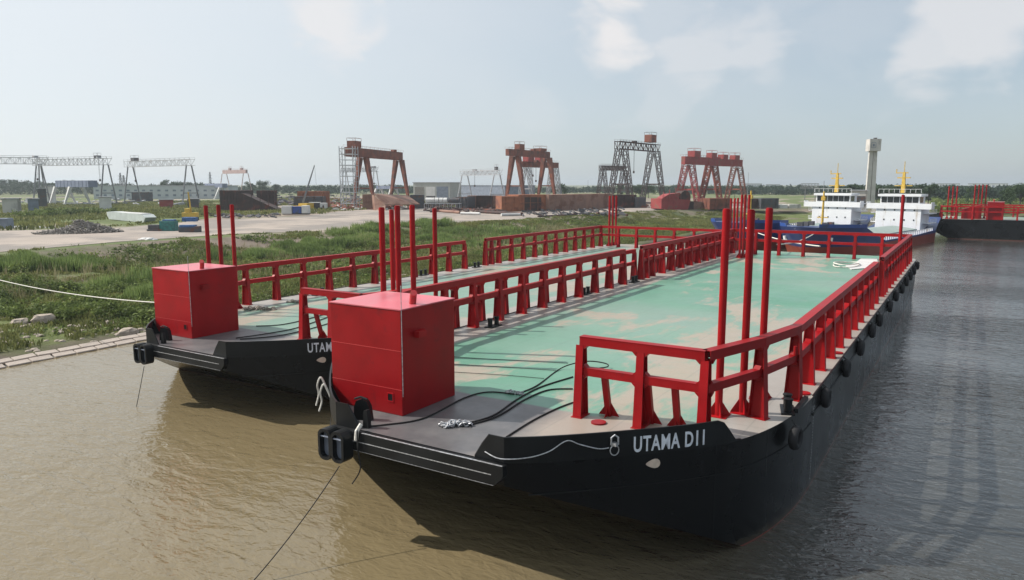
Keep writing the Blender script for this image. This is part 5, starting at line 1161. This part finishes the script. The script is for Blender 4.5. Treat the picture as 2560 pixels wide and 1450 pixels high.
# wire and shackle on the outside of the bow bulwark
def on_side(s_x, z, out_=.06):
    i = next(k for k in range(len(side)-1) if side[k+1].x > s_x); a, b = side[i], side[i+1]; f = (s_x-a.x)/(b.x-a.x); p = a.lerp(b, f); d_ = (b-a).normalized(); n_ = Vector((-d_.y, d_.x, 0)); p = p+n_*out_; return Vector((SX0+p.x, SY0-p.y, DZ+z))
rope('bow_wire', 'grey wire sagging along the outside of the bow bulwark to the shackle', [Vector((SX0-.08, SY0-3.5, DZ+.32)), Vector((SX0-.08, SY0-4.2, DZ+.18)), on_side(.5, .22), on_side(1.0, .42), on_side(1.45, .8), on_side(1.8, .62), on_side(2.3, .40), on_side(2.6, .40)], .022, GALV, 'wire')
sh = on_side(2.75, .42, .1); sk = empty('shackle', sh, 0, 'bright steel shackle and ring hanging on the bow bulwark left of the name', 'shackle')
mb = MB().tube([(.12*math.cos(t)*1.1, -.12*math.cos(t), .2*math.sin(t)-.12) for t in np.linspace(0, 6.283, 15)[:-1]], .022, 6, closed=True); mb.build('ring', GALV, sk)
mb = MB().tube([(-.1, .1, .1), (-.1, .1, .38), (0, 0, .48), (.1, -.1, .38), (.1, -.1, .1)], .035, 6); mb.cbox((0, 0, .12), (.2, .2, .12)); mb.build('shackle_bow', GALV, sk)
# frayed ropes hanging over the left bow bulwark of the near barge
for i, (x, dz, l) in enumerate(((1.6, 0, 'white frayed rope hanging outside the left bow bulwark, thicker front one'), (2.4, .1, 'white frayed rope hanging outside the left bow bulwark, rear one'))):
    base = Vector((SX0+x, SY0+5.9+.9*(x-1.2), DZ+1.05)); base = Vector((SX0+x, SY0+side[next(k for k in range(len(side)) if side[k].x > x)].y+.08, DZ+1.02))
    rope('hanging_rope', l, [base+Vector((.1, -.35, -.6)), base+Vector((0, -.05, .03)), base+Vector((-.1, .12, -.35)), base+Vector((-.05, .1, -.8)), base+Vector((-.2, .15, -1.25-dz))], .05, ROPEW, group='frayed ropes over the near bow')
rope('hanging_rope', 'dark loop of rope hanging below the transom beside the chock', [Vector((SX0-.35, SY0+2.75, DZ+.1)), Vector((SX0-.5, SY0+2.6, DZ-.7)), Vector((SX0-.5, SY0+2.5, DZ-1.5)), Vector((SX0-.6, SY0+2.9, DZ-2.2))], .03, ROPEB)
tag(MB().tube([Vector((SX0-.33, SY0+2.85, DZ-.35)), Vector((SX0-.33, SY0+2.8, DZ+.05)), Vector((SX0-.1, SY0+2.75, DZ+.3))], .09, 7).build('white_knot', ROPEW, smooth=True), 'white rag knot tied at the transom edge beside the chock', 'knot')
# far end of the near deck: coil and sheet
c = g_(2135, 655); 
rope('rope_coil', 'big loose white rope coil at the far end of the green deck', [Vector((c.x-5+3.4*math.cos(t)*(1+.1*math.sin(k)), c.y+.3+1.4*math.sin(t), DZ+.12+.35*max(0, math.sin(t*.5)))) for k, t in enumerate(np.linspace(.3, 11.5, 30))], .07, ROPEW, 'rope', 3)
c2 = g_(2165, 658); vs = [(c2.x+dx, c2.y+dy, DZ+.1) for dx, dy in ((-9, .6), (-5, 1.8), (-1, 1.2), (6, 1.3), (7, -.6), (1, -1.3), (-6, -1.1))]
mb = MB().add(vs+[(x, y, DZ+.02) for x, y, z in vs], [tuple(range(7)), tuple(reversed(range(7, 14)))]+[(i, i+7, (i+1) % 7+7, (i+1) % 7) for i in range(7)])
tag(mb.build('white_sheet', OFFW), 'crumpled white sheet on the far right corner of the green deck', 'sheet')
# things on the left barge deck
z2 = O2[2]+.05
for i, (pts, l) in enumerate((([(640, 815), (700, 812), (760, 800), (810, 786)], 'upper black rope across the pale deck of the left barge'), ([(590, 845), (660, 835), (740, 820), (822, 792)], 'middle black rope across the pale deck of the left barge'), ([(600, 848), (690, 840), (760, 826), (830, 806)], 'lower black rope across the pale deck of the left barge'))):
    rope('deck_rope', l, [G(px, py, z2) for px, py in pts], .04, ROPEB, group='black ropes on the left barge deck')
chain('heap of old rope and chain beside the left barge red box', G(650, 775, O2[2]), 30, (1.4, -2.2), mat('old_rope', (.30, .26, .22), .9, var=.3, scale=5), .16, 'rope')
chain('small clump of old rope near the bow railing of the left barge', G(735, 757, O2[2]), 14, (.6, -1.2), MATS['old_rope'], .14, 'rope')
# mooring lines of the ships
rope('mooring_rope', 'white mooring rope slanting from the right blue ship towards the near barge', catenary((168, 27, 5.6), (112.5, 24, DZ+1.5), .8), .09, ROPEW, sm=False, group='white mooring ropes of the ships')
rope('mooring_rope', 'white mooring rope slanting from the left blue ship towards the near barge', catenary((178, 47, 5.6), (112.5, 18, DZ+1.5), .8), .09, ROPEW, sm=False, group='white mooring ropes of the ships')

# ------------------------------------------------------------------ air
hz = MB().box((-1600, -7100, -5), (9100, 9100, 62)).build('haze', None if False else bpy.data.materials.new('haze_air')); tag(hz, kind='stuff'); hz.display_type = 'WIRE'
M = bpy.data.materials['haze_air']; M.use_nodes = True; t = M.node_tree; t.nodes.clear(); o_ = t.nodes.new('ShaderNodeOutputMaterial'); pv = t.nodes.new('ShaderNodeVolumePrincipled')
pv.inputs['Color'].default_value = (.80, .88, .95, 1); pv.inputs['Density'].default_value = 0.00017; pv.inputs['Anisotropy'].default_value = .3; t.links.new(pv.outputs[0], o_.inputs['Volume'])
